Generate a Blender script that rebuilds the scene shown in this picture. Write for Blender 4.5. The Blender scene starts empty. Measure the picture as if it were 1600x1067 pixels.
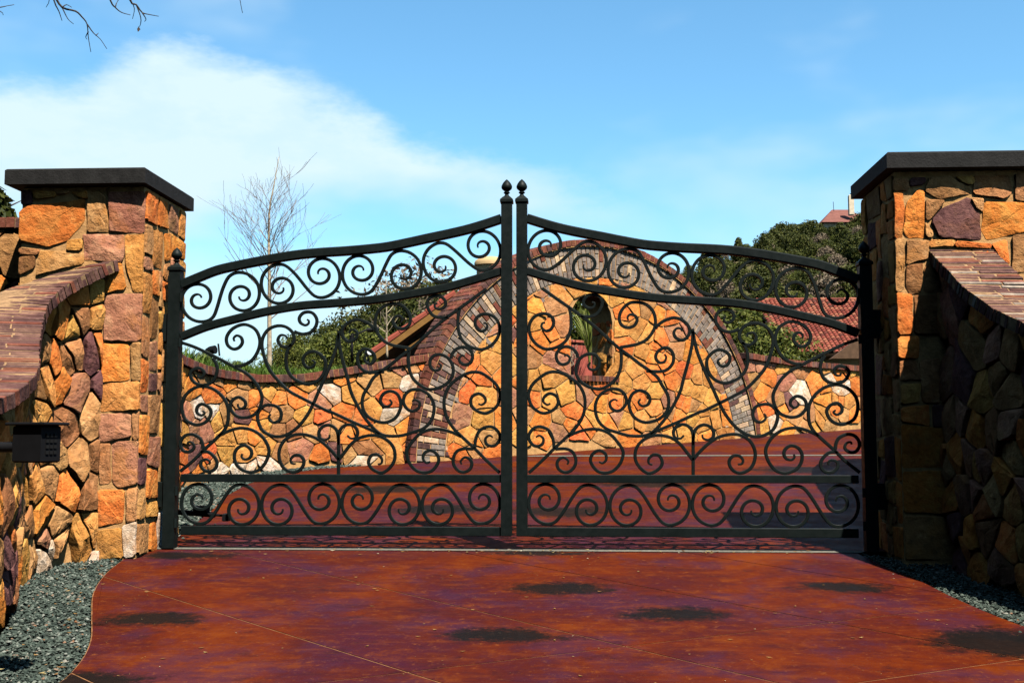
import bpy, bmesh, math, random
from mathutils import Vector, Matrix
R = math.radians
sc = bpy.context.scene
col = sc.collection

# ------------------------------------------------------------------ camera, sky, sun, exposure
CAM = Vector((0.5, -9.0, 0.86)); YAW = R(3.2); PITCH = R(4.81); FPX = 1800.0
cd = bpy.data.cameras.new('camera'); cam = bpy.data.objects.new('camera', cd); col.objects.link(cam)
cam.location = CAM; cam.rotation_euler = (math.pi/2 + PITCH, 0, YAW)
cd.sensor_width = 36; cd.lens = 36*FPX/1600; cd.clip_start = 0.05; cd.clip_end = 3000
sc.camera = cam
sc.cycles.diffuse_bounces = 0
SUN = Vector((0.335, -0.52, 1.0)).normalized()            # towards the sun
ELEV = math.asin(SUN.z); AZI = math.atan2(SUN.x, SUN.y)
sl = bpy.data.lights.new('sun', 'SUN'); sl.energy = 5.0; sl.angle = R(0.53); sl.color = (1.0, 0.94, 0.85)
so = bpy.data.objects.new('sun', sl); col.objects.link(so)
so.rotation_euler = (-SUN).to_track_quat('-Z', 'Y').to_euler(); so.location = (6, -14, 20)
sc.view_settings.view_transform = 'Standard'; sc.view_settings.look = 'None'
sc.view_settings.exposure = 2.0; sc.view_settings.gamma = 1.0
SKY_STRENGTH = 0.052
wd = bpy.data.worlds.new('World'); sc.world = wd; wd.use_nodes = True

def make_world():
    nt = wd.node_tree; N = nt.nodes; L = nt.links
    def node(t, **k):
        n = N.new(t)
        for a, b in k.items(): setattr(n, a, b)
        return n
    def math_(op, a, b=None, c=None, clamp=False):
        n = node('ShaderNodeMath', operation=op); n.use_clamp = clamp
        for i, v in enumerate((a, b, c)):
            if v is None: continue
            if isinstance(v, (int, float)): n.inputs[i].default_value = v
            else: L.new(v, n.inputs[i])
        return n.outputs[0]
    def smooth(v, a, b):
        n = node('ShaderNodeMapRange', interpolation_type='SMOOTHSTEP')
        L.new(v, n.inputs[0]); n.inputs[1].default_value = a; n.inputs[2].default_value = b
        return n.outputs[0]
    sky = node('ShaderNodeTexSky'); sky.sky_type = 'NISHITA'; sky.sun_disc = False
    sky.sun_elevation = ELEV; sky.sun_rotation = AZI; sky.ozone_density = 2.0; sky.dust_density = 0.4; sky.air_density = 1.0
    tint = node('ShaderNodeMix', data_type='RGBA', blend_type='MULTIPLY'); tint.inputs[0].default_value = 1
    L.new(sky.outputs[0], tint.inputs[6]); tint.inputs[7].default_value = (0.66, 1.03, 1.08, 1)
    tc = node('ShaderNodeTexCoord'); sp = node('ShaderNodeSeparateXYZ'); L.new(tc.outputs['Generated'], sp.inputs[0])
    az = math_('ARCTAN2', sp.outputs[0], sp.outputs[1]); el = math_('ARCSINE', sp.outputs[2])
    cmb = node('ShaderNodeCombineXYZ'); L.new(math_('MULTIPLY', az, 1.0), cmb.inputs[0]); L.new(math_('MULTIPLY', el, 2.2), cmb.inputs[1])
    def noise(scale, detail, rough, off=0.0):
        n = node('ShaderNodeTexNoise'); n.inputs['Scale'].default_value = scale; n.inputs['Detail'].default_value = detail
        n.inputs['Roughness'].default_value = rough
        mp = node('ShaderNodeMapping'); mp.inputs['Location'].default_value = (off, off*0.7, off*0.3)
        L.new(cmb.outputs[0], mp.inputs[0]); L.new(mp.outputs[0], n.inputs['Vector']); return n.outputs['Fac']
    n1 = noise(7.0, 6, 0.62, 3.1); n2 = noise(3.2, 4, 0.55, 7.7)
    # the long cloud bank: its upper edge over the compass
    fc = node('ShaderNodeFloatCurve'); cv = fc.mapping.curves[0]
    pts = [(-0.80, 0.20), (-0.56, 0.27), (-0.474, 0.280), (-0.42, 0.292), (-0.36, 0.322), (-0.31, 0.320), (-0.25, 0.306), (-0.18, 0.284), (-0.125, 0.246), (-0.03, 0.232), (0.055, 0.210), (0.15, 0.170), (0.30, 0.10)]
    conv = [((a + 0.8)/1.1, e/0.4) for a, e in pts]
    cv.points[0].location = conv[0]; cv.points[1].location = conv[-1]
    for p in conv[1:-1]: cv.points.new(*p)
    fc.mapping.update()
    L.new(math_('DIVIDE', math_('ADD', az, 0.8), 1.1, clamp=True), fc.inputs[1])
    top = math_('MULTIPLY', fc.outputs[0], 0.4)
    d = math_('SUBTRACT', top, el)
    d = math_('ADD', d, math_('MULTIPLY', math_('SUBTRACT', n1, 0.5), 0.10))
    bank = smooth(d, -0.006, 0.034)
    n3 = noise(10.0, 5, 0.6, 1.3)
    bank = math_('MULTIPLY', bank, smooth(math_('ADD', az, math_('MULTIPLY', math_('SUBTRACT', n1, 0.5), 0.35)), 0.19, -0.10))
    bank = math_('MULTIPLY', bank, smooth(math_('ADD', el, math_('MULTIPLY', math_('SUBTRACT', n2, 0.5), 0.16)), 0.150, 0.215))
    bank = math_('MULTIPLY', bank, math_('ADD', 0.84, math_('MULTIPLY', smooth(n3, 0.35, 0.6), 0.16)))
    # blue bay at the bank's left
    # low haze bank near the horizon and thin wisps everywhere
    low = math_('MULTIPLY', smooth(math_('ADD', el, math_('MULTIPLY', math_('SUBTRACT', n1, 0.5), 0.05)), 0.185, 0.11), 0.72)
    wis = math_('MULTIPLY', smooth(n2, 0.50, 0.74), 0.42)
    den = math_('MAXIMUM', bank, math_('MAXIMUM', low, wis))
    den = math_('MINIMUM', den, 0.97)
    mix = node('ShaderNodeMix', data_type='RGBA'); L.new(den, mix.inputs[0]); L.new(tint.outputs[2], mix.inputs[6])
    k = 0.243/SKY_STRENGTH
    mix.inputs[7].default_value = (0.80*k, 1.0*k, 1.10*k, 1)
    L.new(mix.outputs[2], N['Background'].inputs[0]); N['Background'].inputs[1].default_value = SKY_STRENGTH
make_world()

# ------------------------------------------------------------------ survey: turn a bearing in the photograph into a point of the place
FWD = Vector((-math.sin(YAW)*math.cos(PITCH), math.cos(YAW)*math.cos(PITCH), math.sin(PITCH)))
RGT = Vector((math.cos(YAW), math.sin(YAW), 0)); UPV = RGT.cross(FWD)
SL = 0.085                                                 # the drive climbs at 8.5 %
def sv(x, y, Y):
    d = FWD + RGT*((x-800)/FPX) - UPV*((y-533.5)/FPX)
    return CAM + d*((Y-CAM.y)/d.y)
def gz(y): return SL*y

# ------------------------------------------------------------------ helpers
def tag(o, label=None, cat=None, group=None, kind=None):
    if label: o['label'] = label
    if cat: o['category'] = cat
    if group: o['group'] = group
    if kind: o['kind'] = kind
    return o
def empty(name, loc, label=None, cat=None, group=None):
    o = bpy.data.objects.new(name, None); col.objects.link(o); o.location = loc; o.empty_display_size = 0.1
    return tag(o, label, cat, group)
def wloc(o):
    v = Vector((0, 0, 0))
    while o is not None: v += o.location; o = o.parent
    return v
def link(name, me, parent, at):
    o = bpy.data.objects.new(name, me); col.objects.link(o)
    o.parent = parent; o.location = Vector(at) - (wloc(parent) if parent else Vector((0, 0, 0)))
    return o
def mesh(verts, faces, mat=None, smooth=False, angle=None):
    me = bpy.data.meshes.new('m'); me.from_pydata([tuple(v) for v in verts], [], faces); me.update()
    if mat: me.materials.append(mat)
    if smooth or angle:
        for p in me.polygons: p.use_smooth = True
        if angle: me.set_sharp_from_angle(angle=R(angle))
    return me
def solid(name, verts, faces, mat, parent=None, at=None, smooth=False, angle=None):
    """verts in world space; the object's origin is put at `at` or at the lowest middle of the mesh"""
    verts = [Vector(v) for v in verts]
    if at is None:
        n = len(verts); at = Vector((sum(v.x for v in verts)/n, sum(v.y for v in verts)/n, min(v.z for v in verts)))
    at = Vector(at)
    me = mesh([v-at for v in verts], faces, mat, smooth, angle); me.name = name
    return link(name, me, parent, at)
class MB:
    def __init__(s): s.v = []; s.f = []
    def add(s, vs, fs):
        b = len(s.v); s.v += [Vector(v) for v in vs]; s.f += [tuple(i+b for i in f) for f in fs]
    def box(s, c, size, ax=None, bev=0.0):
        c = Vector(c); X, Y, Z = ax if ax else (Vector((1,0,0)), Vector((0,1,0)), Vector((0,0,1)))
        X, Y, Z = Vector(X)*size[0]/2, Vector(Y)*size[1]/2, Vector(Z)*size[2]/2
        if bev <= 0:
            vs = [c+X*i+Y*j+Z*k for k in (-1,1) for j in (-1,1) for i in (-1,1)]
            s.add(vs, [(0,2,3,1),(4,5,7,6),(0,1,5,4),(2,6,7,3),(0,4,6,2),(1,3,7,5)])
        else:
            xa = 1-2*bev/size[0]; ya = 1-2*bev/size[1]; za = 1-2*bev/size[2]
            def ring(fx, fy, z): return [c+X*fx*a+Y*fy*b+Z*z for a, b in ((-1,-1),(1,-1),(1,1),(-1,1))]
            vs = ring(xa,ya,-1)+ring(1,1,-za)+ring(1,1,za)+ring(xa,ya,1); fs = [(3,2,1,0),(12,13,14,15)]
            for r in range(3):
                for i in range(4):
                    a = r*4+i; b = r*4+(i+1) % 4; fs.append((a,b,b+4,a+4))
            s.add(vs, fs)
    def tube(s, pts, rads, n=6, cap=True):
        pts = [Vector(p) for p in pts]; rows = []
        up = Vector((0.13, 0.31, 0.94))
        for i, p in enumerate(pts):
            t = (pts[min(i+1, len(pts)-1)]-pts[max(i-1, 0)])
            t = t.normalized() if t.length > 1e-9 else Vector((0,0,1))
            a = t.cross(up)
            if a.length < 1e-3: a = t.cross(Vector((1,0,0)))
            a.normalize(); b = t.cross(a)
            rows.append([p+(a*math.cos(k*2*math.pi/n)+b*math.sin(k*2*math.pi/n))*rads[i] for k in range(n)])
        fs = []
        for i in range(len(pts)-1):
            for k in range(n): fs.append((i*n+k, i*n+(k+1) % n, (i+1)*n+(k+1) % n, (i+1)*n+k))
        if cap: fs += [tuple(range(n-1,-1,-1)), tuple((len(pts)-1)*n+k for k in range(n))]
        s.add([v for r in rows for v in r], fs)
    def lathe(s, base, prof, n=16):
        base = Vector(base); vs = []; fs = []
        for r, z in prof: vs += [base+Vector((r*math.cos(k*2*math.pi/n), r*math.sin(k*2*math.pi/n), z)) for k in range(n)]
        for i in range(len(prof)-1):
            for k in range(n): fs.append((i*n+k, i*n+(k+1) % n, (i+1)*n+(k+1) % n, (i+1)*n+k))
        fs += [tuple(range(n-1,-1,-1)), tuple((len(prof)-1)*n+k for k in range(n))]
        s.add(vs, fs)
    def build(s, name, mat, parent=None, at=None, smooth=False, angle=None): return solid(name, s.v, s.f, mat, parent, at, smooth, angle)

# ------------------------------------------------------------------ materials
ALB = 0.53
def new_mat(name):
    m = bpy.data.materials.new(name); m.use_nodes = True
    nt = m.node_tree; return m, nt, nt.nodes['Principled BSDF']
def tex_noise(nt, scale, detail=4, rough=0.6, vec=None, dist=0.0):
    n = nt.nodes.new('ShaderNodeTexNoise'); n.inputs['Scale'].default_value = scale; n.inputs['Detail'].default_value = detail
    n.inputs['Roughness'].default_value = rough; n.inputs['Distortion'].default_value = dist
    if vec is not None: nt.links.new(vec, n.inputs['Vector'])
    return n
def pos(nt): return nt.nodes.new('ShaderNodeNewGeometry').outputs['Position']
def ramp(nt, fac, stops):
    r = nt.nodes.new('ShaderNodeValToRGB'); e = r.color_ramp.elements
    e[0].position, e[0].color = stops[0][0], (*stops[0][1], 1); e[1].position, e[1].color = stops[-1][0], (*stops[-1][1], 1)
    for p, c in stops[1:-1]:
        x = e.new(p); x.color = (*c, 1)
    nt.links.new(fac, r.inputs[0]); return r.outputs[0]
def mixc(nt, fac, a, b, mode='MIX'):
    m = nt.nodes.new('ShaderNodeMix'); m.data_type = 'RGBA'; m.blend_type = mode
    for i, v in ((0, fac), (6, a), (7, b)):
        if isinstance(v, (int, float)): m.inputs[i].default_value = v
        elif isinstance(v, tuple): m.inputs[i].default_value = (*v, 1)
        else: nt.links.new(v, m.inputs[i])
    return m.outputs[2]
def bump(nt, bs, h, strength, dist):
    b = nt.nodes.new('ShaderNodeBump'); b.inputs['Strength'].default_value = strength; b.inputs['Distance'].default_value = dist
    nt.links.new(h, b.inputs['Height']); nt.links.new(b.outputs[0], bs.inputs['Normal'])
def mrange(nt, v, a, b, c=0.0, d=1.0, smooth=True):
    n = nt.nodes.new('ShaderNodeMapRange'); n.interpolation_type = 'SMOOTHSTEP' if smooth else 'LINEAR'
    nt.links.new(v, n.inputs[0])
    for i, x in enumerate((a, b, c, d)): n.inputs[i+1].default_value = x
    return n.outputs[0]
def mth(nt, op, a, b=None, clamp=False):
    n = nt.nodes.new('ShaderNodeMath'); n.operation = op; n.use_clamp = clamp
    for i, v in enumerate((a, b)):
        if v is None: continue
        if isinstance(v, (int, float)): n.inputs[i].default_value = v
        else: nt.links.new(v, n.inputs[i])
    return n.outputs[0]
def plain(name, c, rough=0.6, var=0.25, scale=8.0, bmp=0.0, metal=0.0, spec=0.08, bscale=None):
    m, nt, bs = new_mat(name); p = pos(nt)
    n = tex_noise(nt, scale, 5, 0.62, p)
    c = tuple(x*ALB for x in c)
    lo = tuple(x*(1-var) for x in c); hi = tuple(min(1, x*(1+var)) for x in c)
    nt.links.new(ramp(nt, n.outputs['Fac'], [(0.3, lo), (0.7, hi)]), bs.inputs['Base Color'])
    bs.inputs['Roughness'].default_value = rough; bs.inputs['Metallic'].default_value = metal
    bs.inputs['Specular IOR Level'].default_value = spec
    if bmp: bump(nt, bs, tex_noise(nt, bscale or scale*4, 5, 0.65, p).outputs['Fac'], bmp, 0.01)
    return m
def stone_mat(name, a, b, c, bm=0.55, stain=1.0):
    """a, b, c: the tones that run through one kind of stone"""
    m, nt, bs = new_mat(name); p = pos(nt)
    oi = nt.nodes.new('ShaderNodeObjectInfo')
    n1 = tex_noise(nt, 5.0, 5, 0.62, p, 0.8); n2 = tex_noise(nt, 17.0, 6, 0.64, p); n3 = tex_noise(nt, 90.0, 3, 0.6, p)
    base = ramp(nt, n1.outputs['Fac'], [(0.28, a), (0.5, b), (0.72, c)])
    base = mixc(nt, mrange(nt, n2.outputs['Fac'], 0.52, 0.72, 0, 0.55), base, tuple(x*0.42 for x in a))
    base = mixc(nt, mrange(nt, n2.outputs['Fac'], 0.46, 0.30, 0, 0.35), base, tuple(min(1, x*1.5+0.03) for x in c))
    n5 = tex_noise(nt, 3.1, 5, 0.66, p, 0.4); mp = nt.nodes.new('ShaderNodeMapping'); mp.inputs['Location'].default_value = (7.1, 2.3, 5.9); nt.links.new(p, mp.inputs[0]); nt.links.new(mp.outputs[0], n5.inputs['Vector'])
    lum = sum(b)/3
    base = mixc(nt, mrange(nt, n5.outputs['Fac'], 0.52, 0.66, 0, 0.55*stain), base, (0.46*min(1, lum*4.5), 0.17*min(1, lum*4.5), 0.030))
    base = mixc(nt, mrange(nt, n5.outputs['Fac'], 0.46, 0.34, 0, 0.40*stain), base, (0.42*min(1, lum*4.5), 0.200*min(1, lum*4.5), 0.060*min(1, lum*4.5)))
    hs = nt.nodes.new('ShaderNodeHueSaturation'); nt.links.new(base, hs.inputs['Color'])
    nt.links.new(mth(nt, 'ADD', 0.491, mth(nt, 'MULTIPLY', oi.outputs['Random'], 0.016)), hs.inputs['Hue'])
    rn = nt.nodes.new('ShaderNodeTexWhiteNoise'); rn.noise_dimensions = '1D'; nt.links.new(oi.outputs['Random'], rn.inputs['W'])
    nt.links.new(mth(nt, 'ADD', 0.90*ALB, mth(nt, 'MULTIPLY', rn.outputs['Value'], 0.42*ALB)), hs.inputs['Value'])
    hs.inputs['Saturation'].default_value = 0.97
    nt.links.new(hs.outputs[0], bs.inputs['Base Color'])
    bs.inputs['Roughness'].default_value = 0.9; bs.inputs['Specular IOR Level'].default_value = 0.05
    h = mth(nt, 'ADD', n2.outputs['Fac'], mth(nt, 'MULTIPLY', n3.outputs['Fac'], 0.15))
    h = mth(nt, 'ADD', h, mth(nt, 'MULTIPLY', n1.outputs['Fac'], 0.8))
    bump(nt, bs, h, bm*1.3, 0.03)
    return m
M = {}
M['orange'] = stone_mat('orange_stone', (0.44, 0.105, 0.010), (0.60, 0.16, 0.016), (0.62, 0.27, 0.05))
M['rust'] = stone_mat('rust_stone', (0.40, 0.070, 0.010), (0.58, 0.115, 0.014), (0.60, 0.20, 0.04))
M['gold'] = stone_mat('gold_stone', (0.34, 0.132, 0.022), (0.48, 0.205, 0.038), (0.55, 0.285, 0.066))
M['tan'] = stone_mat('tan_stone', (0.27, 0.118, 0.040), (0.39, 0.178, 0.060), (0.47, 0.245, 0.092))
M['pink'] = stone_mat('pink_stone', (0.24, 0.092, 0.050), (0.35, 0.140, 0.074), (0.41, 0.205, 0.105))
M['plum'] = stone_mat('plum_stone', (0.075, 0.030, 0.030), (0.12, 0.05, 0.045), (0.19, 0.085, 0.06))
M['white'] = stone_mat('whitened_stone', (0.34, 0.19, 0.10), (0.50, 0.37, 0.26), (0.68, 0.60, 0.52))
M['brown'] = stone_mat('brown_stone', (0.15, 0.062, 0.022), (0.26, 0.11, 0.035), (0.36, 0.17, 0.06))
M['mortar'] = plain('sand_mortar', (0.46, 0.25, 0.098), 0.95, 0.3, 14, 0.6, bscale=70)
M['dark_mortar'] = plain('grimy_mortar', (0.24, 0.145, 0.075), 0.95, 0.5, 20, 0.5, bscale=80)
M['brick'] = stone_mat('red_brick', (0.085, 0.027, 0.017), (0.14, 0.042, 0.025), (0.20, 0.075, 0.042), 0.3, 0.25)
M['darkbrick'] = stone_mat('plum_brick', (0.050, 0.026, 0.024), (0.085, 0.040, 0.034), (0.15, 0.075, 0.055), 0.3, 0.25)
M['greybrick'] = stone_mat('grey_brick', (0.11, 0.085, 0.068), (0.18, 0.145, 0.118), (0.31, 0.24, 0.18), 0.3, 0.25)
M['tanbrick'] = stone_mat('tan_brick', (0.30, 0.19, 0.11), (0.42, 0.28, 0.165), (0.52, 0.38, 0.24), 0.3, 0.25)
M['cap'] = plain('dark_cast_stone', (0.012, 0.0115, 0.011), 0.85, 0.45, 16, 0.5, spec=0.12)
def iron():
    m, nt, bs = new_mat('black_painted_iron'); p = pos(nt)
    n = tex_noise(nt, 6, 4, 0.6, p)
    nt.links.new(ramp(nt, n.outputs['Fac'], [(0.3, (0.0020, 0.0034, 0.0032)), (0.7, (0.0036, 0.0056, 0.0053))]), bs.inputs['Base Color'])
    nt.links.new(mrange(nt, tex_noise(nt, 25, 4, 0.6, p).outputs['Fac'], 0.3, 0.7, 0.42, 0.58), bs.inputs['Roughness']); bs.inputs['Specular IOR Level'].default_value = 0.07
    bump(nt, bs, tex_noise(nt, 120, 3, 0.6, p).outputs['Fac'], 0.10, 0.004); return m
M['iron'] = iron()
M['black'] = plain('black_plastic', (0.006, 0.006, 0.007), 0.6, 0.2, 20)
M['lens'] = plain('lamp_glass', (0.6, 0.6, 0.58), 0.2, 0.1, 20)
M['strip'] = plain('pale_concrete', (0.125, 0.118, 0.095), 0.9, 0.35, 30, 0.5, bscale=160)
M['soil'] = plain('soil', (0.13, 0.085, 0.05), 0.95, 0.4, 3, 0.5)
M['hill'] = plain('dry_hill_grass', (0.10, 0.085, 0.035), 0.95, 0.5, 0.3, 0.3, 0.25)
M['stucco'] = plain('tan_stucco', (0.50, 0.34, 0.17), 0.9, 0.1, 4, 0.3, 0.25)
M['cream'] = plain('cream_stone', (0.62, 0.52, 0.38), 0.9, 0.2, 2, 0.3, 0.25)
M['fascia'] = plain('gold_wood_fascia', (0.22, 0.11, 0.03), 0.6, 0.2, 6, 0.2)
M['wood'] = plain('dark_wood', (0.10, 0.055, 0.03), 0.7, 0.3, 6, 0.2)
M['bark'] = plain('pale_bark', (0.36, 0.29, 0.20), 0.85, 0.4, 20, 0.5)
M['twig'] = plain('grey_twig', (0.20, 0.15, 0.12), 0.85, 0.3, 20)
M['darkbark'] = plain('dark_bark', (0.055, 0.042, 0.034), 0.9, 0.4, 20, 0.5)
M['glass'] = plain('dark_window_glass', (0.02, 0.025, 0.03), 0.1, 0.2, 3)
def island_mat(name, stops, rough=0.8, trans=0.0, noise_scale=0.0):
    m, nt, bs = new_mat(name); g = nt.nodes.new('ShaderNodeNewGeometry')
    stops = [(q, tuple(x*ALB for x in cc)) for q, cc in stops]
    c = ramp(nt, g.outputs['Random Per Island'], stops)
    if noise_scale:
        c = mixc(nt, mrange(nt, tex_noise(nt, noise_scale, 3, 0.6, g.outputs['Position']).outputs['Fac'], 0.35, 0.65, 0, 0.6), c, tuple(x*0.5 for x in stops[0][1]))
    nt.links.new(c, bs.inputs['Base Color']); bs.inputs['Roughness'].default_value = rough; bs.inputs['Specular IOR Level'].default_value = 0.08
    if trans:
        t = nt.nodes.new('ShaderNodeBsdfTranslucent'); nt.links.new(c, t.inputs[0])
        mx = nt.nodes.new('ShaderNodeMixShader'); mx.inputs[0].default_value = trans
        nt.links.new(bs.outputs[0], mx.inputs[1]); nt.links.new(t.outputs[0], mx.inputs[2])
        nt.links.new(mx.outputs[0], nt.nodes['Material Output'].inputs[0])
    return m
M['gravel'] = island_mat('green_grey_gravel', [(0.0, (0.022, 0.032, 0.026)), (0.5, (0.048, 0.064, 0.052)), (0.85, (0.085, 0.105, 0.086)), (0.97, (0.20, 0.21, 0.18)), (1.0, (0.18, 0.08, 0.035))], 0.85)
M['gravelbed'] = plain('gravel_bed', (0.03, 0.040, 0.033), 0.95, 0.5, 60, 1.0, bscale=90)
M['leaf_dark'] = island_mat('dark_evergreen_leaf', [(0, (0.020, 0.028, 0.004)), (0.6, (0.044, 0.052, 0.008)), (1, (0.105, 0.105, 0.022))], 0.6, 0.15)
M['leaf_mid'] = island_mat('mid_green_leaf', [(0, (0.032, 0.046, 0.006)), (0.6, (0.080, 0.095, 0.013)), (1, (0.18, 0.18, 0.035))], 0.55, 0.2)
M['leaf_grey'] = island_mat('grey_winter_brush', [(0, (0.075, 0.055, 0.036)), (0.6, (0.15, 0.11, 0.072)), (1, (0.27, 0.21, 0.145))], 0.8, 0.1)
M['grass'] = island_mat('green_grass', [(0, (0.05, 0.10, 0.012)), (0.6, (0.11, 0.20, 0.022)), (1, (0.24, 0.30, 0.07))], 0.55, 0.3, 0.25)
M['yucca'] = island_mat('yellow_green_spikes', [(0, (0.11, 0.16, 0.02)), (0.6, (0.28, 0.34, 0.05)), (1, (0.48, 0.48, 0.16))], 0.5, 0.3, 0.25)
M['tile'] = island_mat('red_roof_tile', [(0, (0.07, 0.028, 0.020)), (0.16, (0.17, 0.036, 0.024)), (0.6, (0.25, 0.058, 0.036)), (1, (0.31, 0.12, 0.065))], 0.75)
M['rooffar'] = plain('brown_red_roof', (0.16, 0.065, 0.05), 0.85, 0.2, 1.5)
M['litter'] = island_mat('dry_leaf_litter', [(0, (0.10, 0.045, 0.015)), (0.6, (0.24, 0.13, 0.04)), (0.9, (0.30, 0.24, 0.10)), (1, (0.42, 0.38, 0.28))], 0.8)
DROPS = [((0.11,-2.56),(0.40,0.19)),((0.36,-1.34),(0.40,0.26)),((1.06,-2.02),(0.40,0.23)),((2.25,-1.25),(0.36,0.20)),((-2.0,-2.26),(0.36,0.22)),((2.75,-2.62),(0.46,0.40)),
         ((-2.1,0.75),(0.5,0.35)),((0.35,2.0),(0.6,0.4)),((-0.8,2.15),(0.6,0.4)),((-2.5,-0.30),(0.5,0.18)),((0.2,-0.12),(0.5,0.12)),((-1.95,-3.5),(0.5,0.2)),((1.3,4.2),(0.7,0.5)),((3.2,5.6),(0.8,0.5)),((-1.6,3.6),(0.6,0.4))]
def drive_mat():
    m, nt, bs = new_mat('stained_red_concrete'); p = pos(nt)
    n1 = tex_noise(nt, 0.8, 6, 0.68, p, 0.15); n2 = tex_noise(nt, 3.6, 8, 0.74, p, 0.1); n3 = tex_noise(nt, 20, 8, 0.78, p); n4 = tex_noise(nt, 1.3, 6, 0.66, p, 0.15)
    mp = nt.nodes.new('ShaderNodeMapping'); mp.inputs['Location'].default_value = (4.3, 9.1, 0); nt.links.new(p, mp.inputs[0]); nt.links.new(mp.outputs[0], n4.inputs['Vector'])
    c = ramp(nt, n1.outputs['Fac'], [(0.34, (0.050, 0.008, 0.016)), (0.46, (0.066, 0.009, 0.006)), (0.56, (0.105, 0.014, 0.003)), (0.68, (0.150, 0.026, 0.003))])
    c = mixc(nt, mrange(nt, n4.outputs['Fac'], 0.47, 0.62, 0, 0.68), c, (0.046, 0.013, 0.029))
    c = mixc(nt, mrange(nt, n2.outputs['Fac'], 0.52, 0.70, 0, 0.60), c, (0.165, 0.033, 0.004))
    c = mixc(nt, mrange(nt, n2.outputs['Fac'], 0.46, 0.30, 0, 0.7), c, (0.024, 0.005, 0.007))
    c = mixc(nt, mrange(nt, n3.outputs['Fac'], 0.55, 0.72, 0, 0.62), c, (0.27, 0.078, 0.014))
    c = mixc(nt, mrange(nt, n3.outputs['Fac'], 0.44, 0.28, 0, 0.5), c, (0.018, 0.004, 0.006))
    mp2 = nt.nodes.new('ShaderNodeMapping'); mp2.inputs['Scale'].default_value = (3.0, 13.0, 3.0); nt.links.new(p, mp2.inputs[0])
    n6 = tex_noise(nt, 1.0, 7, 0.72, mp2.outputs[0])
    c = mixc(nt, mrange(nt, n6.outputs['Fac'], 0.52, 0.70, 0, 0.45), c, (0.17, 0.036, 0.006))
    c = mixc(nt, mrange(nt, n6.outputs['Fac'], 0.47, 0.32, 0, 0.45), c, (0.030, 0.007, 0.011))
    sp = nt.nodes.new('ShaderNodeSeparateXYZ'); nt.links.new(p, sp.inputs[0])
    wob = mth(nt, 'MULTIPLY', mth(nt, 'SUBTRACT', n3.outputs['Fac'], 0.5), 1.3)
    wob2 = mth(nt, 'MULTIPLY', mth(nt, 'SUBTRACT', n2.outputs['Fac'], 0.5), 1.8)
    tot = None
    for (cx, cy), (rx, ry) in DROPS:
        dx = mth(nt, 'DIVIDE', mth(nt, 'SUBTRACT', sp.outputs[0], cx), rx); dy = mth(nt, 'DIVIDE', mth(nt, 'SUBTRACT', sp.outputs[1], cy), ry)
        q = mth(nt, 'SQRT', mth(nt, 'ADD', mth(nt, 'MULTIPLY', dx, dx), mth(nt, 'MULTIPLY', dy, dy)))
        q = mth(nt, 'ADD', mth(nt, 'ADD', q, wob), wob2)
        f = mrange(nt, q, 1.05, 0.45, 0, 0.93)
        tot = f if tot is None else mth(nt, 'MAXIMUM', tot, f)
    c = mixc(nt, tot, c, mixc(nt, n3.outputs['Fac'], (0.003, 0.0035, 0.0035), (0.010, 0.0105, 0.009)))
    # dust and pale scuffs
    c = mixc(nt, mrange(nt, tex_noise(nt, 60, 4, 0.7, p).outputs['Fac'], 0.66, 0.74, 0, 0.5), c, (0.24, 0.12, 0.06))
    c = mixc(nt, 1.0, c, (0.43, 0.46, 0.47), 'MULTIPLY')
    nt.links.new(c, bs.inputs['Base Color'])
    nt.links.new(mrange(nt, n2.outputs['Fac'], 0.3, 0.7, 0.45, 0.65), bs.inputs['Roughness'])
    bs.inputs['Specular IOR Level'].default_value = 0.02
    bump(nt, bs, mth(nt, 'ADD', n3.outputs['Fac'], mth(nt, 'MULTIPLY', n2.outputs['Fac'], 1.5)), 0.22, 0.01)
    return m
M['drive'] = drive_mat()
M['joint'] = plain('dusty_joint', (0.19, 0.09, 0.038), 0.95, 0.5, 12)
# ------------------------------------------------------------------ curves
def catmull(pts, n=6, closed=False):
    P = [Vector(p) for p in pts]; out = []
    m = len(P)
    for i in range(m-1):
        p0 = P[i-1] if i > 0 else P[0]*2-P[1]; p1 = P[i]; p2 = P[i+1]; p3 = P[i+2] if i+2 < m else P[-1]*2-P[-2]
        for k in range(n):
            t = k/n
            out.append(0.5*((2*p1)+(p2-p0)*t+(2*p0-5*p1+4*p2-p3)*t*t+(3*p1-p0-3*p2+p3)*t**3))
    out.append(P[-1]); return out
class Path:
    """a plan line: P(s) gives the point and the outward normal of the seen face"""
    def __init__(s, pts, side, n=8):
        s.p = catmull([Vector((a, b)) for a, b in pts], n) if n > 1 else [Vector(p) for p in pts]
        s.side = side; s.l = [0.0]
        for a, b in zip(s.p, s.p[1:]): s.l.append(s.l[-1]+(b-a).length)
        s.L = s.l[-1]
    def at(s, q):
        q0 = min(max(q, 0), s.L-1e-6)
        lo, hi = 0, len(s.l)-1
        while hi-lo > 1:
            m = (lo+hi)//2
            if s.l[m] <= q0: lo = m
            else: hi = m
        seg = s.p[lo+1]-s.p[lo]; f = (q0-s.l[lo])/max(seg.length, 1e-9)
        def tan(i):
            a = s.p[max(i-1, 0)]; b = s.p[min(i+1, len(s.p)-1)]; return (b-a).normalized()
        t = (tan(lo)*(1-f)+tan(lo+1)*f).normalized()
        pt = s.p[lo]+seg*f+t*(q-q0)
        return pt, t, Vector((-t.y, t.x))*s.side
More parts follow.
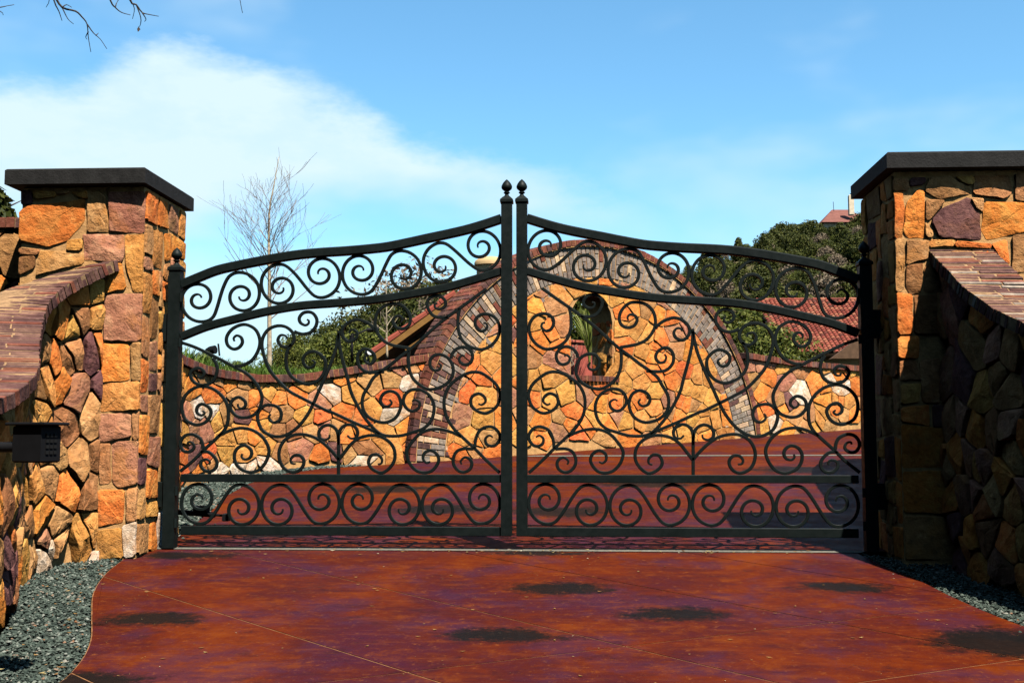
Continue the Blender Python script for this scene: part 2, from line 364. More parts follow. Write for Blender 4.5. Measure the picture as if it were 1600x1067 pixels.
def lerp_fn(pairs):
    def f(s):
        if s <= pairs[0][0]: return pairs[0][1]
        for (a, u), (b, v) in zip(pairs, pairs[1:]):
            if s <= b:
                t = (s-a)/(b-a); t = t*t*(3-2*t) if False else t
                return u+(v-u)*t
        return pairs[-1][1]
    return f

# ------------------------------------------------------------------ stones
def clip_half(poly, nx, ny, d):
    out = []; m = len(poly)
    for i in range(m):
        a = poly[i]; b = poly[(i+1) % m]; da = nx*a[0]+ny*a[1]-d; db = nx*b[0]+ny*b[1]-d
        if da <= 0: out.append(a)
        if (da < 0 < db) or (db < 0 < da):
            t = da/(da-db); out.append((a[0]+(b[0]-a[0])*t, a[1]+(b[1]-a[1])*t))
    return out
def area(p): return 0.5*sum(p[i][0]*p[(i+1) % len(p)][1]-p[(i+1) % len(p)][0]*p[i][1] for i in range(len(p)))
def centroid(p):
    return (sum(q[0] for q in p)/len(p), sum(q[1] for q in p)/len(p))
def voronoi_cells(x0, x1, y0, y1, w, h, rng, relax=0.36):
    """irregular rubble: jittered courses -> cells; some neighbours dropped so that sizes vary"""
    pts = []; rows = max(1, round((y1-y0)/h)); cols = max(1, round((x1-x0)/w))
    for j in range(-1, rows+1):
        for i in range(-1, cols+2):
            if rng.random() < 0.12: continue
            a = x0+(i+0.5*(j % 2)+rng.uniform(-relax, relax))*w; b = y0+(j+0.5+rng.uniform(-relax, relax))*h
            pts.append((a, b))
            if rng.random() < 0.16: pts.append((a+rng.uniform(0.3, 0.5)*w, b+rng.uniform(-0.4, 0.4)*h))
    cells = []; asp = w/h
    for k, (px, py) in enumerate(pts):
        if not (x0-0.3*w < px < x1+0.3*w and y0-0.3*h < py < y1+0.3*h): continue
        poly = [(x0, y0), (x1, y0), (x1, y1), (x0, y1)]
        near = sorted(((q[0]-px)**2+((q[1]-py)*asp)**2, q) for m, q in enumerate(pts) if m != k and abs(q[0]-px) < 3*w and abs(q[1]-py) < 3*h)[:16]
        for _, (qx, qy) in near:
            nx, ny = (qx-px), (qy-py)*asp*asp
            d = nx*(px+qx)/2+ny*(py+qy)/2
            poly = clip_half(poly, nx, ny, d)
            if len(poly) < 3: break
        if len(poly) >= 3 and area(poly) > 0.12*w*h: cells.append(poly)
    return cells
def ashlar_cells(x0, x1, y0, y1, c, sizes, rng, jit=0.014):
    """squared rubble: packed rectangles of many sizes with leaning edges"""
    nx = max(1, round((x1-x0)/c)); ny = max(1, round((y1-y0)/c)); cx = (x1-x0)/nx; cy = (y1-y0)/ny
    g = [[-1]*nx for _ in range(ny)]; cells = []
    jx = {}
    def J(i, j):
        if (i, j) not in jx:
            jx[(i, j)] = (x0+i*cx+(rng.uniform(-jit, jit) if 0 < i < nx else 0), y0+j*cy+(rng.uniform(-jit, jit) if 0 < j < ny else 0))
        return jx[(i, j)]
    for j in range(ny):
        for i in range(nx):
            if g[j][i] >= 0: continue
            opts = sizes[:]; rng.shuffle(opts); done = False
            for w, h in opts+[(2, 1), (1, 2), (1, 1)]:
                if i+w > nx: w = nx-i
                if j+h > ny: h = ny-j
                if nx-(i+w) == 1 and w < 6: w += 1
                if ny-(j+h) == 1: h += 1
                if all(g[b][a] < 0 for b in range(j, j+h) for a in range(i, i+w)):
                    for b in range(j, j+h):
                        for a in range(i, i+w): g[b][a] = len(cells)
                    cells.append([J(i, j), J(i+w, j), J(i+w, j+h), J(i, j+h)]); done = True; break
    return cells
def shrink(poly, d):
    if area(poly) < 0: poly = poly[::-1]
    out = poly; m = len(poly)
    for i in range(m):
        a = poly[i]; b = poly[(i+1) % m]; ex, ey = b[0]-a[0], b[1]-a[1]; l = math.hypot(ex, ey)
        if l < 1e-6: continue
        nx, ny = ey/l, -ex/l
        out = clip_half(out, nx, ny, nx*a[0]+ny*a[1]-d)
        if len(out) < 3: return None
    return out
def outline(poly, rng, step, jit, rnd):
    """cut corners, then walk the edge with small breaks"""
    m = len(poly); cut = []
    for i in range(m):
        a = poly[i-1]; b = poly[i]; c = poly[(i+1) % m]
        la = math.hypot(a[0]-b[0], a[1]-b[1]); lc = math.hypot(c[0]-b[0], c[1]-b[1])
        r = min(rnd*rng.uniform(0.5, 1.5), 0.35*la, 0.35*lc)
        cut.append((b[0]+(a[0]-b[0])*r/max(la, 1e-6), b[1]+(a[1]-b[1])*r/max(la, 1e-6)))
        cut.append((b[0]+(c[0]-b[0])*r/max(lc, 1e-6), b[1]+(c[1]-b[1])*r/max(lc, 1e-6)))
    out = []; m = len(cut)
    for i in range(m):
        a = cut[i]; b = cut[(i+1) % m]; l = math.hypot(b[0]-a[0], b[1]-a[1]); k = max(1, int(l/step))
        nx, ny = (b[1]-a[1])/max(l, 1e-6), -(b[0]-a[0])/max(l, 1e-6)
        for q in range(k):
            t = q/k; e = rng.uniform(-jit, jit*0.5) if q else 0
            out.append((a[0]+(b[0]-a[0])*t+nx*e, a[1]+(b[1]-a[1])*t+ny*e))
    return out
def stone(parent, poly, to3, mat, rng, joint=0.016, h=0.035, tilt=0.06, rough=0.006, step=0.07, rnd=0.02, clampf=None, back=-0.03, name='stone'):
    p = shrink(poly, joint/2)
    if not p or abs(area(p)) < 0.0006: return None
    p = outline(p, rng, step, min(0.008, step*0.12), rnd)
    if clampf: p = [clampf(*q) for q in p]
    if abs(area(p)) < 0.0006: return None
    c = centroid(p); gx = rng.uniform(-tilt, tilt); gy = rng.uniform(-tilt, tilt); hh = h*rng.uniform(0.75, 1.25)
    n = len(p); rings = []
    size = math.sqrt(abs(area(p)))
    planes = [(rng.uniform(-tilt, tilt)*3.2, rng.uniform(-tilt, tilt)*3.2, rng.uniform(0.0, 0.10)*size*tilt*8) for _ in range(3)]
    for sc_, d, r in ((1.0, back, 0), (1.0, hh*0.90, 0.25), (1-min(0.10, 0.008/size), hh, 0.5), (0.70, hh*1.02, 1.0), (0.38, hh*1.03, 1.0)):
        ring = []
        for (x, y) in p:
            k = sc_*(rng.uniform(0.95, 1.04) if r > 0.4 else 1.0)
            a = c[0]+(x-c[0])*k; b = c[1]+(y-c[1])*k
            dd = d
            if d > 0:
                dd += gx*(a-c[0])+gy*(b-c[1])+min(0.0, *(u*(a-c[0])+v*(b-c[1])+w for u, v, w in planes))*0.8
                dd = max(dd, 0.15*hh)
            ring.append(to3(a, b, dd+rng.uniform(-rough, rough)*r*0.7))
        rings.append(ring)
    vs = [v for r in rings for v in r]; top = to3(c[0], c[1], hh*1.03)
    vs.append(top); fs = []
    a0, a1, a2 = rings[0][0], rings[0][n//3], rings[0][2*n//3]
    nrm = (a1-a0).cross(a2-a0); flip = nrm.dot(top-a0) < 0
    for r in range(4):
        for i in range(n):
            q = (r*n+i, r*n+(i+1) % n, (r+1)*n+(i+1) % n, (r+1)*n+i); fs.append(q[::-1] if flip else q)
    for i in range(n):
        q = (4*n+i, 4*n+(i+1) % n, 5*n); fs.append(q[::-1] if flip else q)
    at = to3(c[0], c[1], 0)
    me = mesh([v-at for v in vs], fs, mat, True, 16); me.name = name
    return link(name, me, parent, at)
def pick(rng, table):
    t = sum(w for _, w in table); x = rng.uniform(0, t)
    for k, w in table:
        x -= w
        if x <= 0: return M[k]
    return M[table[-1][0]]
# ------------------------------------------------------------------ bricks (shared meshes)
_bm = {}
def brick(parent, name, c, ax, dims, matk, rng=None, bev=0.004):
    key = (matk, round(dims[0], 3), round(dims[1], 3), round(dims[2], 3))
    if key not in _bm:
        b = MB(); b.box((0, 0, 0), dims, None, bev); _bm[key] = mesh(b.v, b.f, M[matk]); _bm[key].name = 'brick'
    o = bpy.data.objects.new(name, _bm[key]); col.objects.link(o); o.parent = parent
    X, Y, Z = [Vector(a).normalized() for a in ax]
    m = Matrix((X, Y, Z)).transposed().to_4x4(); m.translation = Vector(c)-wloc(parent)
    o.matrix_local = m; return o
def path_core(parent, path, zb, zt, d0, thick, mat, name='mortar_core', n=48):
    vs = []; fs = []
    for i in range(n+1):
        s = path.L*i/n; p, t, nn = path.at(s)
        a = p+nn*d0; b = p+nn*(d0-thick)
        vs += [(a.x, a.y, zb(s)-0.1), (a.x, a.y, zt(s)), (b.x, b.y, zt(s)), (b.x, b.y, zb(s)-0.1)]
    for i in range(n):
        q = i*4
        for k in range(4): fs.append((q+k, q+(k+1) % 4, q+4+(k+1) % 4, q+4+k))
    fs += [(0, 3, 2, 1), (n*4, n*4+1, n*4+2, n*4+3)]
    me = solid(name, vs, fs, mat, parent)
    b = bmesh.new(); b.from_mesh(me.data); bmesh.ops.recalc_face_normals(b, faces=b.faces); b.to_mesh(me.data); b.free()
    return me
def path_stones(parent, path, zb, zt, s0, s1, cw, ch, table, rng, cells=None, white_low=0.0, **k):
    zmin = min(zb(s0+(s1-s0)*i/30) for i in range(31)); zmax = max(zt(s0+(s1-s0)*i/30) for i in range(31))
    cells = cells or voronoi_cells(s0, s1, zmin, zmax, cw, ch, rng)
    def to3(s, z, d):
        p, t, nn = path.at(s); q = p+nn*d; return Vector((q.x, q.y, z))
    def cl(s, z): return (s, min(max(z, zb(s)-0.02), zt(s)-0.006))
    for c in cells:
        g = centroid(c)
        if g[1] > zt(g[0])+0.07 or g[1] < zb(g[0])+0.0: continue
        m = M['white'] if (white_low and g[1]-zb(g[0]) < white_low and rng.random() < 0.75) else pick(rng, table)
        stone(parent, c, to3, m, rng, clampf=cl, **k)
def path_coping(parent, path, zt, s0, s1, pitch, H, over, W, mats, rng, splits=2, gapw=0.008, name='coping_brick'):
    vs = []; fs = []; m_ = 60
    for i in range(m_+1):
        t_ = s0+(s1-s0)*i/m_; p, t, nn = path.at(t_); z = zt(t_)
        sl_ = (zt(min(t_+0.02, path.L))-zt(max(t_-0.02, 0)))/0.04; ca_ = 1/math.sqrt(1+sl_*sl_)
        for d_, h_ in ((over-0.012, 0.002), (over-0.010, H-0.004), (over-W+0.010, H-0.004), (over-W+0.012, 0.002)):
            a_ = p+nn*d_; vs.append((a_.x, a_.y, z+h_/ca_))
    for i in range(m_):
        for k in range(4): fs.append((i*4+k, i*4+(k+1) % 4, i*4+4+(k+1) % 4, i*4+4+k))
    mo = solid('coping_mortar', vs, fs, M['dark_mortar' if splits == 2 else 'mortar'], parent)
    b_ = bmesh.new(); b_.from_mesh(mo.data); bmesh.ops.recalc_face_normals(b_, faces=b_.faces); b_.to_mesh(mo.data); b_.free()
    n = int((s1-s0)/pitch); s = s0
    q = []
    # step along the sloping line so that bricks keep their thickness
    while s < s1:
        ds = 0.01; dz = (zt(min(s+ds, path.L))-zt(max(s-ds, 0)))/(2*ds); cosa = 1/math.sqrt(1+dz*dz)
        q.append((s, dz, cosa)); s += pitch*cosa
    for i, (s, dz, cosa) in enumerate(q):
        p, t, nn = path.at(s)
        T = Vector((t.x*cosa, t.y*cosa, dz*cosa)); A = Vector((nn.x, nn.y, 0)); U = A.cross(T)
        if U.z < 0: U = -U
        if splits == 1: cuts = [0, 1]
        else: cuts = [0, rng.choice((0.42, 0.58, 0.36, 0.64)), 1] if splits == 2 else [0, rng.choice((0.2, 0.4)), rng.choice((0.6, 0.8)), 1]
        lift = rng.uniform(-0.003, 0.004); stick = rng.uniform(-0.006, 0.006)
        for a, b in zip(cuts, cuts[1:]):
            L = (b-a)*W-gapw; mid = over+stick-((a+b)/2)*W
            c = Vector((p.x, p.y, zt(s)))+A*mid+U*(H/2+lift+rng.uniform(-0.002, 0.002))
            brick(parent, name, c, (A, T, U), (L, pitch-gapw, H), rng.choice(mats))
    return q

# ================================================================== THE SETTING
def sheet(name, poly, zf, mat, kind=None, parent=None):
    vs = [(x, y, zf(x, y)) for x, y in poly]
    o = solid(name, vs, [tuple(range(len(vs)))], mat, parent, at=(0, 0, 0))
    b = bmesh.new(); b.from_mesh(o.data); bmesh.ops.triangulate(b, faces=b.faces)
    for f in b.faces:
        if f.normal.z < 0: f.normal_flip()
    b.to_mesh(o.data); b.free()
    return tag(o, kind=kind) if kind else o
def azpx(x, y):
    v = Vector((x-CAM.x, y-CAM.y, 0)); w = max(0.3, v.dot(Vector((FWD.x, FWD.y, 0)).normalized())); return 800+FPX*v.dot(RGT)/w
hill_tan = lerp_fn([(-400, 0.015), (500, 0.02), (760, 0.05), (940, 0.098), (1060, 0.132), (1130, 0.152), (1200, 0.165), (1350, 0.178), (1700, 0.185)])
def terrain(x, y):
    if y < 13: return SL*y
    a = 1.105+min(y-13, 40)*0.03
    if y < 50: return a
    top = CAM.z+hill_tan(azpx(x, y))*209
    base = 1.105+37*0.03
    if y <= 200: return base+(top-base)*(y-50)/150+0.6*math.sin(x*0.11)*math.sin(y*0.07)
    return top-(y-200)*0.12
def make_ground():
    xs = [-400, -250, -150, -90, -60, -40, -28, -20, -14, -10, -7, -5]+[-3+i for i in range(0, 16)]+[15, 18, 22, 28, 35, 43, 52, 62, 74, 88, 105, 125, 150, 200, 280, 400]
    ys = [-60, -30, -20, -14, -9, -5, -2, 0, 2, 5, 8, 11, 13, 16, 20, 26, 34, 42, 50, 56, 64, 72, 80, 90, 100, 110, 120, 130, 140, 150, 160, 170, 180, 190, 200, 215, 260, 400]
    vs = [(x, y, terrain(x, y)-0.10) for y in ys for x in xs]; n = len(xs); fs = []
    for j in range(len(ys)-1):
        for i in range(n-1): fs.append((j*n+i, j*n+i+1, (j+1)*n+i+1, (j+1)*n+i))
    tag(solid('ground', vs, fs, M['hill'], at=(0, 0, 0), smooth=True), kind='structure')
make_ground()
def smooth2(pts, n=5): return [(p.x, p.y) for p in catmull([Vector(p) for p in pts], n)]
EDGE_L = smooth2([(-2.98, -0.05), (-2.90, -0.40), (-2.81, -0.96), (-2.64, -1.57), (-2.39, -2.18), (-2.15, -2.75), (-2.01, -3.24), (-1.97, -3.7), (-2.0, -5), (-2.3, -9), (-2.6, -14)])
EDGE_R = smooth2([(2.62, -0.05), (2.69, -0.56), (2.79, -1.0), (2.87, -1.62), (3.02, -2.28), (3.4, -3.3), (4.0, -6), (4.6, -14)])
FRONT = EDGE_L+EDGE_R[::-1]
def slab(parent, poly):
    p = shrink_any(poly, 0.006)
    if not p or abs(area(p)) < 0.02: return
    if area(p) < 0: p = p[::-1]
    n = len(p); cx, cy = centroid(p)
    top = [(x, y, gz(y)) for x, y in p]; ins = [(cx+(x-cx)*1.0, cy+(y-cy)*1.0, gz(y)-0.05) for x, y in p]
    fs = [tuple(range(n))]+[(i, n+i, n+(i+1) % n, (i+1) % n) for i in range(n)]
    solid('slab', top+ins, fs, M['drive'], parent, at=(cx, cy, gz(cy)))
def shrink_any(p, d):
    # offset along vertex normals; good enough for a 4 mm joint on large slabs
    q = [p[0]]
    for v in p[1:]:
        if math.hypot(v[0]-q[-1][0], v[1]-q[-1][1]) > 1e-4: q.append(v)
    if len(q) > 2 and math.hypot(q[0][0]-q[-1][0], q[0][1]-q[-1][1]) < 1e-4: q.pop()
    if len(q) < 3: return None
    if area(q) < 0: q = q[::-1]
    out = []; m = len(q)
    for i in range(m):
        a, b, c = q[i-1], q[i], q[(i+1) % m]
        e1 = Vector((b[0]-a[0], b[1]-a[1])).normalized(); e2 = Vector((c[0]-b[0], c[1]-b[1])).normalized()
        n = Vector((-e1.y-e2.y, e1.x+e2.x))
        if n.length < 1e-4: continue
        n = n.normalized(); k = d/max(0.4, abs(n.dot(Vector((-e1.y, e1.x)))))
        out.append((b[0]+n.x*k, b[1]+n.y*k))
    return out
def make_drive():
    base = sheet('driveway', FRONT, lambda x, y: gz(y)-0.003, M['joint'], 'structure')
    def fam(polys, deg, offs):
        nx, ny = -math.sin(R(deg)), math.cos(R(deg)); out = []
        offs = [-99]+offs+[99]
        for p in polys:
            for a, b in zip(offs, offs[1:]):
                q = clip_half(clip_half(p, nx, ny, b), -nx, -ny, -a)
                if len(q) > 2: out.append(q)
        return out
    pieces = fam([FRONT], -42, [-8.7, -6.2, -5.0, -3.82, -2.66, -1.55, -0.33, 0.85])
    pieces = fam(pieces, 25.3, [-9.0, -6.9, -4.85, -3.82, -2.82])
    for p in pieces: slab(base, p)
    rear = tag(solid('inner_court', [(x, y, gz(y)) for x, y in REAR], [tuple(range(len(REAR)))], M['drive'], at=(0, 0, 0)), kind='structure')
    b = bmesh.new(); b.from_mesh(rear.data); bmesh.ops.triangulate(b, faces=b.faces)
    for f in b.faces:
        if f.normal.z < 0: f.normal_flip()
    b.to_mesh(rear.data); b.free()
    sheet('threshold_strip', [(-3.0, -0.043), (2.64, -0.043), (2.72, 0.045), (-2.95, 0.045)], lambda x, y: gz(y)+0.003, M['strip'], 'structure')
    sheet('court_strip', [(-0.3, 7.13), (9, 7.45), (9, 7.60), (-0.1, 7.28)], lambda x, y: gz(y)+0.005, M['strip'], 'structure')
REAR = [(-2.75, 0.04), (-2.88, 1.0), (-3.0, 1.95), (-3.18, 3.0), (-3.25, 4.0), (-3.12, 5.0), (-2.75, 5.62), (-2.3, 5.92), (-1.65, 6.30), (-0.5, 7.16), (1.0, 8.36), (3.5, 10.40), (5.8, 12.3), (9.5, 15.2), (9.5, 0.9), (2.85, 0.04)]
make_drive()
def inside(p, poly):
    x, y = p; r = False; j = len(poly)-1
    for i in range(len(poly)):
        a, b = poly[i], poly[j]
        if (a[1] > y) != (b[1] > y) and x < (b[0]-a[0])*(y-a[1])/(b[1]-a[1])+a[0]: r = not r
        j = i
    return r
def gravel(name, poly, n, seed, sz=(0.006, 0.015), zf=None):
    rng = random.Random(seed); sheet(name, poly, lambda x, y: gz(y)-0.02, M['gravelbed'], 'structure')
    x0, x1 = min(p[0] for p in poly), max(p[0] for p in poly); y0, y1 = min(p[1] for p in poly), max(p[1] for p in poly)
    vs = []; fs = []; k = 0
    while k < n:
        x, y = rng.uniform(x0, x1), rng.uniform(y0, y1)
        if not inside((x, y), poly): continue
        if rng.random() < 0.015: x += rng.gauss(0, 0.13)
        k += 1; r = rng.uniform(*sz); a = rng.uniform(0, 6.28); ca, sa = math.cos(a), math.sin(a)
        z = gz(y)-0.016+r*0.4+rng.uniform(0, 0.012)
        rx, ry, rz = r*rng.uniform(0.8, 1.5), r*rng.uniform(0.7, 1.1), r*rng.uniform(0.5, 0.9)
        b = len(vs); tl = rng.uniform(-0.5, 0.5)
        for ux, uy, uz in ((1,0,0),(0,1,0),(-1,0,0),(0,-1,0),(0.2,0.1,1),(0,0,-1)):
            X = ux*rx*rng.uniform(0.8, 1.15); Y = uy*ry*rng.uniform(0.8, 1.15); Z = uz*rz+X*tl
            vs.append((x+X*ca-Y*sa, y+X*sa+Y*ca, z+Z))
        fs += [(b+i, b+(i+1) % 4, b+4) for i in range(4)]+[(b+(i+1) % 4, b+i, b+5) for i in range(4)]
    o = solid(name+'_stones', vs, fs, M['gravel'], at=(0, 0, 0))
    return o
GL = [(-2.985, -0.06)]+[(x-0.006, y) for x, y in EDGE_L if y < -0.06 and y > -6]+[(-2.9, -6), (-2.75, -4.0), (-2.6, -3.0), (-2.78, -2.4), (-3.14, -1.7), (-3.36, -1.15), (-3.25, -0.55), (-3.1, -0.25)]
tag(gravel('gravel_bed', GL, 9500, 3), 'grey green crushed gravel between left stone wall and red drive', 'gravel', kind='stuff')
GR = [(2.63, -0.06)]+[(x+0.006, y) for x, y in EDGE_R if y < -0.06 and y > -5]+[(4.6, -4.5), (4.2, -2.8), (3.75, -1.9), (3.35, -1.0), (3.25, -0.5), (3.0, -0.3)]
tag(gravel('gravel_bed', GR, 9000, 4), 'grey green crushed gravel below the shaded right wall', 'gravel', kind='stuff')
GB = [(-2.78, 0.2), (-2.885, 1.0), (-3.005, 1.95), (-3.185, 3.0), (-3.255, 4.0), (-3.12, 5.02), (-2.75, 5.64), (-2.3, 5.95), (-2.4, 6.1), (-3.1, 5.75), (-3.5, 5.0), (-3.95, 3.6), (-3.95, 2), (-3.6, 0.7), (-2.9, 0.35)]
tag(gravel('gravel_bed', GB, 5200, 5, (0.010, 0.022)), 'grey green gravel beside court behind left gate leaf', 'gravel', kind='stuff')
# leaf and grit litter on the drive
def litter():
    rng = random.Random(9); vs = []; fs = []
    for k in range(420):
        if k < 300: x, y = rng.uniform(-2.7, 2.9), rng.uniform(-3.6, -0.1)
        elif k < 340:
            e = EDGE_L[rng.randrange(3, 35)]; x, y = e[0]-abs(rng.gauss(0, 0.16)), e[1]+rng.uniform(-0.05, 0.05)
        else: x, y = rng.uniform(-2.5, 2.3), rng.gauss(-0.05, 0.06)
        r = rng.choice((0.002, 0.003, 0.003, 0.004, 0.005, 0.011)) if k < 300 else rng.uniform(0.006, 0.016)
        a = rng.uniform(0, 6.28); b = len(vs); z = gz(y)+0.003
        for i, (ux, uy, uz) in enumerate(((1.6,0,0.3),(0.2,0.7,0.1),(-1.5,0.1,0.35),(-0.1,-0.7,0.1))):
            X, Y = ux*r, uy*r; vs.append((x+X*math.cos(a)-Y*math.sin(a), y+X*math.sin(a)+Y*math.cos(a), z+uz*r))
        fs.append((b, b+1, b+2, b+3))
    tag(solid('leaf_litter', vs, fs, M['litter'], at=(0, 0, 0)), 'dry leaf bits and grit scattered over the red drive', 'litter', kind='stuff')
litter()

# ================================================================== PILLARS
def make_pillar(name, X0, X1, Y0, Y1, ztop, label, seed, table, inner, laid=(), rest=None):
    rng = random.Random(seed)
    root = empty(name, ((X0+X1)/2, (Y0+Y1)/2, 0), label, 'pillar')
    e = 0.012
    b = MB(); b.box(((X0+X1)/2, (Y0+Y1)/2, (ztop-0.25)/2), (X1-X0-2*e, Y1-Y0-2*e, ztop+0.25)); b.build('mortar_core', M['mortar'], root)
    zt = ztop; sizes = [(5, 4), (4, 4), (3, 4), (4, 3), (3, 3), (3, 2), (2, 3), (2, 2), (4, 2), (6, 4), (2, 4)]
    W = X1-X0; D = Y1-Y0
    def front(s, z, d): return Vector((X0+s, Y0+e-d, z))
    def side_in(s, z, d): return Vector((X1-e+d if inner > 0 else X0+e-d, Y0+s, z))
    def side_out(s, z, d): return Vector((X0+e-d if inner > 0 else X1-e+d, Y0+s, z))
    for fn, w, o0 in ((front, W, 0.0), (side_in, D, 0.02), (side_out, D, 0.02)):
        if fn is front and laid:
            for mk, org, sc_, pts in laid:
                poly = []
                for x, y in pts:
                    v = sv(org[0]+x/sc_, org[1]+y/sc_, Y0); poly.append((min(max(v.x-X0, 0.0), w), min(v.z, zt-0.012)))
                if area(poly) < 0: poly = poly[::-1]
                g = centroid(poly); sz_ = math.sqrt(abs(area(poly))); kk = 1+0.012/sz_
                poly = [(min(max(g[0]+(x-g[0])*kk, 0), w), g[1]+(y-g[1])*kk) for x, y in poly]
                stone(root, poly, fn, M[mk], rng, joint=0.004, h=0.022, tilt=0.06, rough=0.004, step=0.05, rnd=0.014, back=-0.008)
            if rest is None: continue
        for c in ashlar_cells(o0, w, -0.02, zt-0.012, 0.082, sizes, rng, 0.026):
            g = centroid(c)
            if fn is front and rest is not None and g[1] > rest: continue
            m = M['white'] if g[1] < 0.17 and rng.random() < 0.35 else pick(rng, table)
            stone(root, c, fn, m, rng, joint=0.024, h=0.020, tilt=0.05, rough=0.004, step=0.05, rnd=0.014, back=-0.008)
    return root
def make_cap(root, X0, X1, Y0, Y1, z0, z1, rise, seed):
    # a slab with a chamfered foot and a low hipped top
    cx, cy = (X0+X1)/2, (Y0+Y1)/2; c = 0.012; vs = []; fs = []
    def ring(i, z, k=None):
        return [(X0+i, Y0+i, z), (X1-i, Y0+i, z), (X1-i, Y1-i, z), (X0+i, Y1-i, z)]
    vs = ring(0.03, z0)+ring(0.0, z0+0.004)+ring(0.0, z1-c)+ring(c, z1)+[(cx-0.06, cy, z1+rise), (cx+0.06, cy, z1+rise)]
    for r in range(3):
        for i in range(4): fs.append((r*4+i, r*4+(i+1) % 4, r*4+4+(i+1) % 4, r*4+4+i))
    fs += [(3, 2, 1, 0), (12, 13, 17, 16), (13, 14, 17), (14, 15, 16, 17), (15, 12, 16)]
    solid('cap', vs, fs, M['cap'], root)
TAB_L = [('tan', 3), ('gold', 2), ('orange', 2.6), ('pink', 3), ('plum', 1.0), ('brown', 1.2)]
TAB_R = [('tan', 2.5), ('gold', 1.6), ('orange', 4), ('pink', 1), ('plum', 1.3), ('brown', 0.5)]
Z1, Z2, Z4 = ((0, 220), 3.334), ((0, 520), 2.809), ((1300, 200), 2.963)
LAID_L = [(k, z[0], z[1], p) for k, z, p in [
 ('plum', Z1, [(90,262),(165,262),(165,330),(90,332)]), ('gold', Z1, [(178,262),(290,266),(285,293),(240,300),(185,306)]), ('orange', Z1, [(370,268),(455,262),(455,300),(420,298)]), ('tan', Z1, [(296,262),(362,262),(345,276),(300,280)]),
 ('orange', Z1, [(95,345),(165,338),(250,297),(370,282),(440,310),(435,490),(350,518),(310,565),(95,515)]), ('tan', Z1, [(460,262),(500,262),(545,290),(568,470),(455,472)]), ('pink', Z1, [(570,270),(750,262),(770,300),(755,480),(575,470)]),
 ('brown', Z1, [(92,560),(205,565),(190,595),(92,590)]), ('brown', Z1, [(92,603),(180,603),(178,660),(92,700)]), ('tan', Z1, [(210,572),(345,574),(430,575),(432,640),(190,700)]), ('gold', Z1, [(355,520),(428,512),(425,570),(350,570)]),
 ('pink', Z1, [(435,490),(640,485),(645,600),(630,630),(440,620)]), ('gold', Z1, [(650,495),(765,490),(772,785),(690,782),(655,640)]), ('orange', Z1, [(560,640),(632,642),(655,770),(540,795)]), ('pink', Z1, [(545,803),(745,800),(755,1035),(700,1045),(545,1040)]),
 ('orange', Z2, [(450,48),(565,55),(565,205),(445,215)]), ('tan', Z2, [(575,50),(640,45),(650,205),(575,205)]), ('gold', Z2, [(435,225),(630,212),(648,235),(645,335),(440,345)]), ('pink', Z2, [(435,357),(572,350),(572,455),(440,478)]), ('tan', Z2, [(580,350),(645,345),(645,465),(580,465)]),
 ('pink', Z2, [(490,480),(638,478),(636,660),(520,678),(490,650)]), ('tan', Z2, [(436,490),(484,490),(484,655),(436,660)]), ('orange', Z2, [(430,690),(545,690),(535,830),(430,850)]), ('tan', Z2, [(556,690),(640,682),(636,820),(556,830)]),
 ('gold', Z2, [(425,870),(530,856),(540,985),(425,992)]), ('white', Z2, [(536,850),(640,832),(636,975),(545,985)])]]
LAID_R = [(k, z[0], z[1], p) for k, z, p in [
 ('tan', Z4, [(250,238),(355,236),(355,288),(250,290)]), ('plum', Z4, [(362,232),(435,230),(428,262),(364,270)]), ('tan', Z4, [(455,232),(540,224),(640,280),(635,305),(500,330),(432,290)]), ('gold', Z4, [(575,226),(655,221),(655,262),(612,258)]),
 ('tan', Z4, [(662,222),(820,220),(832,300),(800,328),(658,305)]), ('tan', Z4, [(850,215),(960,215),(960,338),(850,330)]), ('orange', Z4, [(250,300),(330,295),(337,380),(327,502),(250,505)]), ('orange', Z4, [(345,350),(395,292),(425,300),(430,505),(350,505),(330,470)]),
 ('tan', Z4, [(436,335),(522,340),(452,425),(436,420)]), ('plum', Z4, [(460,430),(512,372),(635,318),(685,400),(690,515),(500,505)]), ('tan', Z4, [(432,435),(466,484),(464,505),(434,505)]), ('tan', Z4, [(645,325),(700,330),(700,388),(670,372)]),
 ('orange', Z4, [(708,342),(960,348),(960,478),(720,515),(694,470)]), ('tan', Z4, [(250,520),(335,515),(335,745),(250,752)]), ('tan', Z4, [(348,520),(450,520),(442,604),(346,632)]), ('gold', Z4, [(456,520),(570,515),(562,548),(456,552)]),
 ('rust', Z4, [(576,524),(735,534),(730,556),(576,552)]), ('orange', Z4, [(742,540),(812,516),(822,634),(790,625)]), ('tan', Z4, [(836,500),(960,490),(960,660),(836,665)]), ('brown', Z4, [(346,642),(420,630),(410,760),(362,768),(342,730)]),
 ('orange', Z4, [(250,765),(372,775),(372,950),(250,952)]), ('orange', Z4, [(250,968),(400,965),(400,1064),(250,1064)]), ('brown', Z4, [(382,776),(520,770),(520,950),(384,950)]), ('tan', Z4, [(430,640),(560,570),(700,570),(700,760),(430,760)]), ('orange', Z4, [(710,570),(830,690),(830,900),(710,900)])]]
pl = make_pillar('stone_pillar', -3.78, -2.80, -0.45, 0.50, 2.79, 'square rubble stone pillar with dark cap left of the gate', 11, TAB_L, 1, LAID_L)
make_cap(pl, -3.87, -2.77, -0.535, 0.585, 2.795, 2.92, 0.05, 1)
pr = make_pillar('stone_pillar', 2.85, 3.83, -0.45, 0.50, 2.83, 'rubble stone pillar with dark cap right of the gate, lit front', 12, TAB_R, -1, LAID_R, 1.40)
make_cap(pr, 2.785, 3.92, -0.535, 0.585, 2.835, 2.96, 0.05, 2)

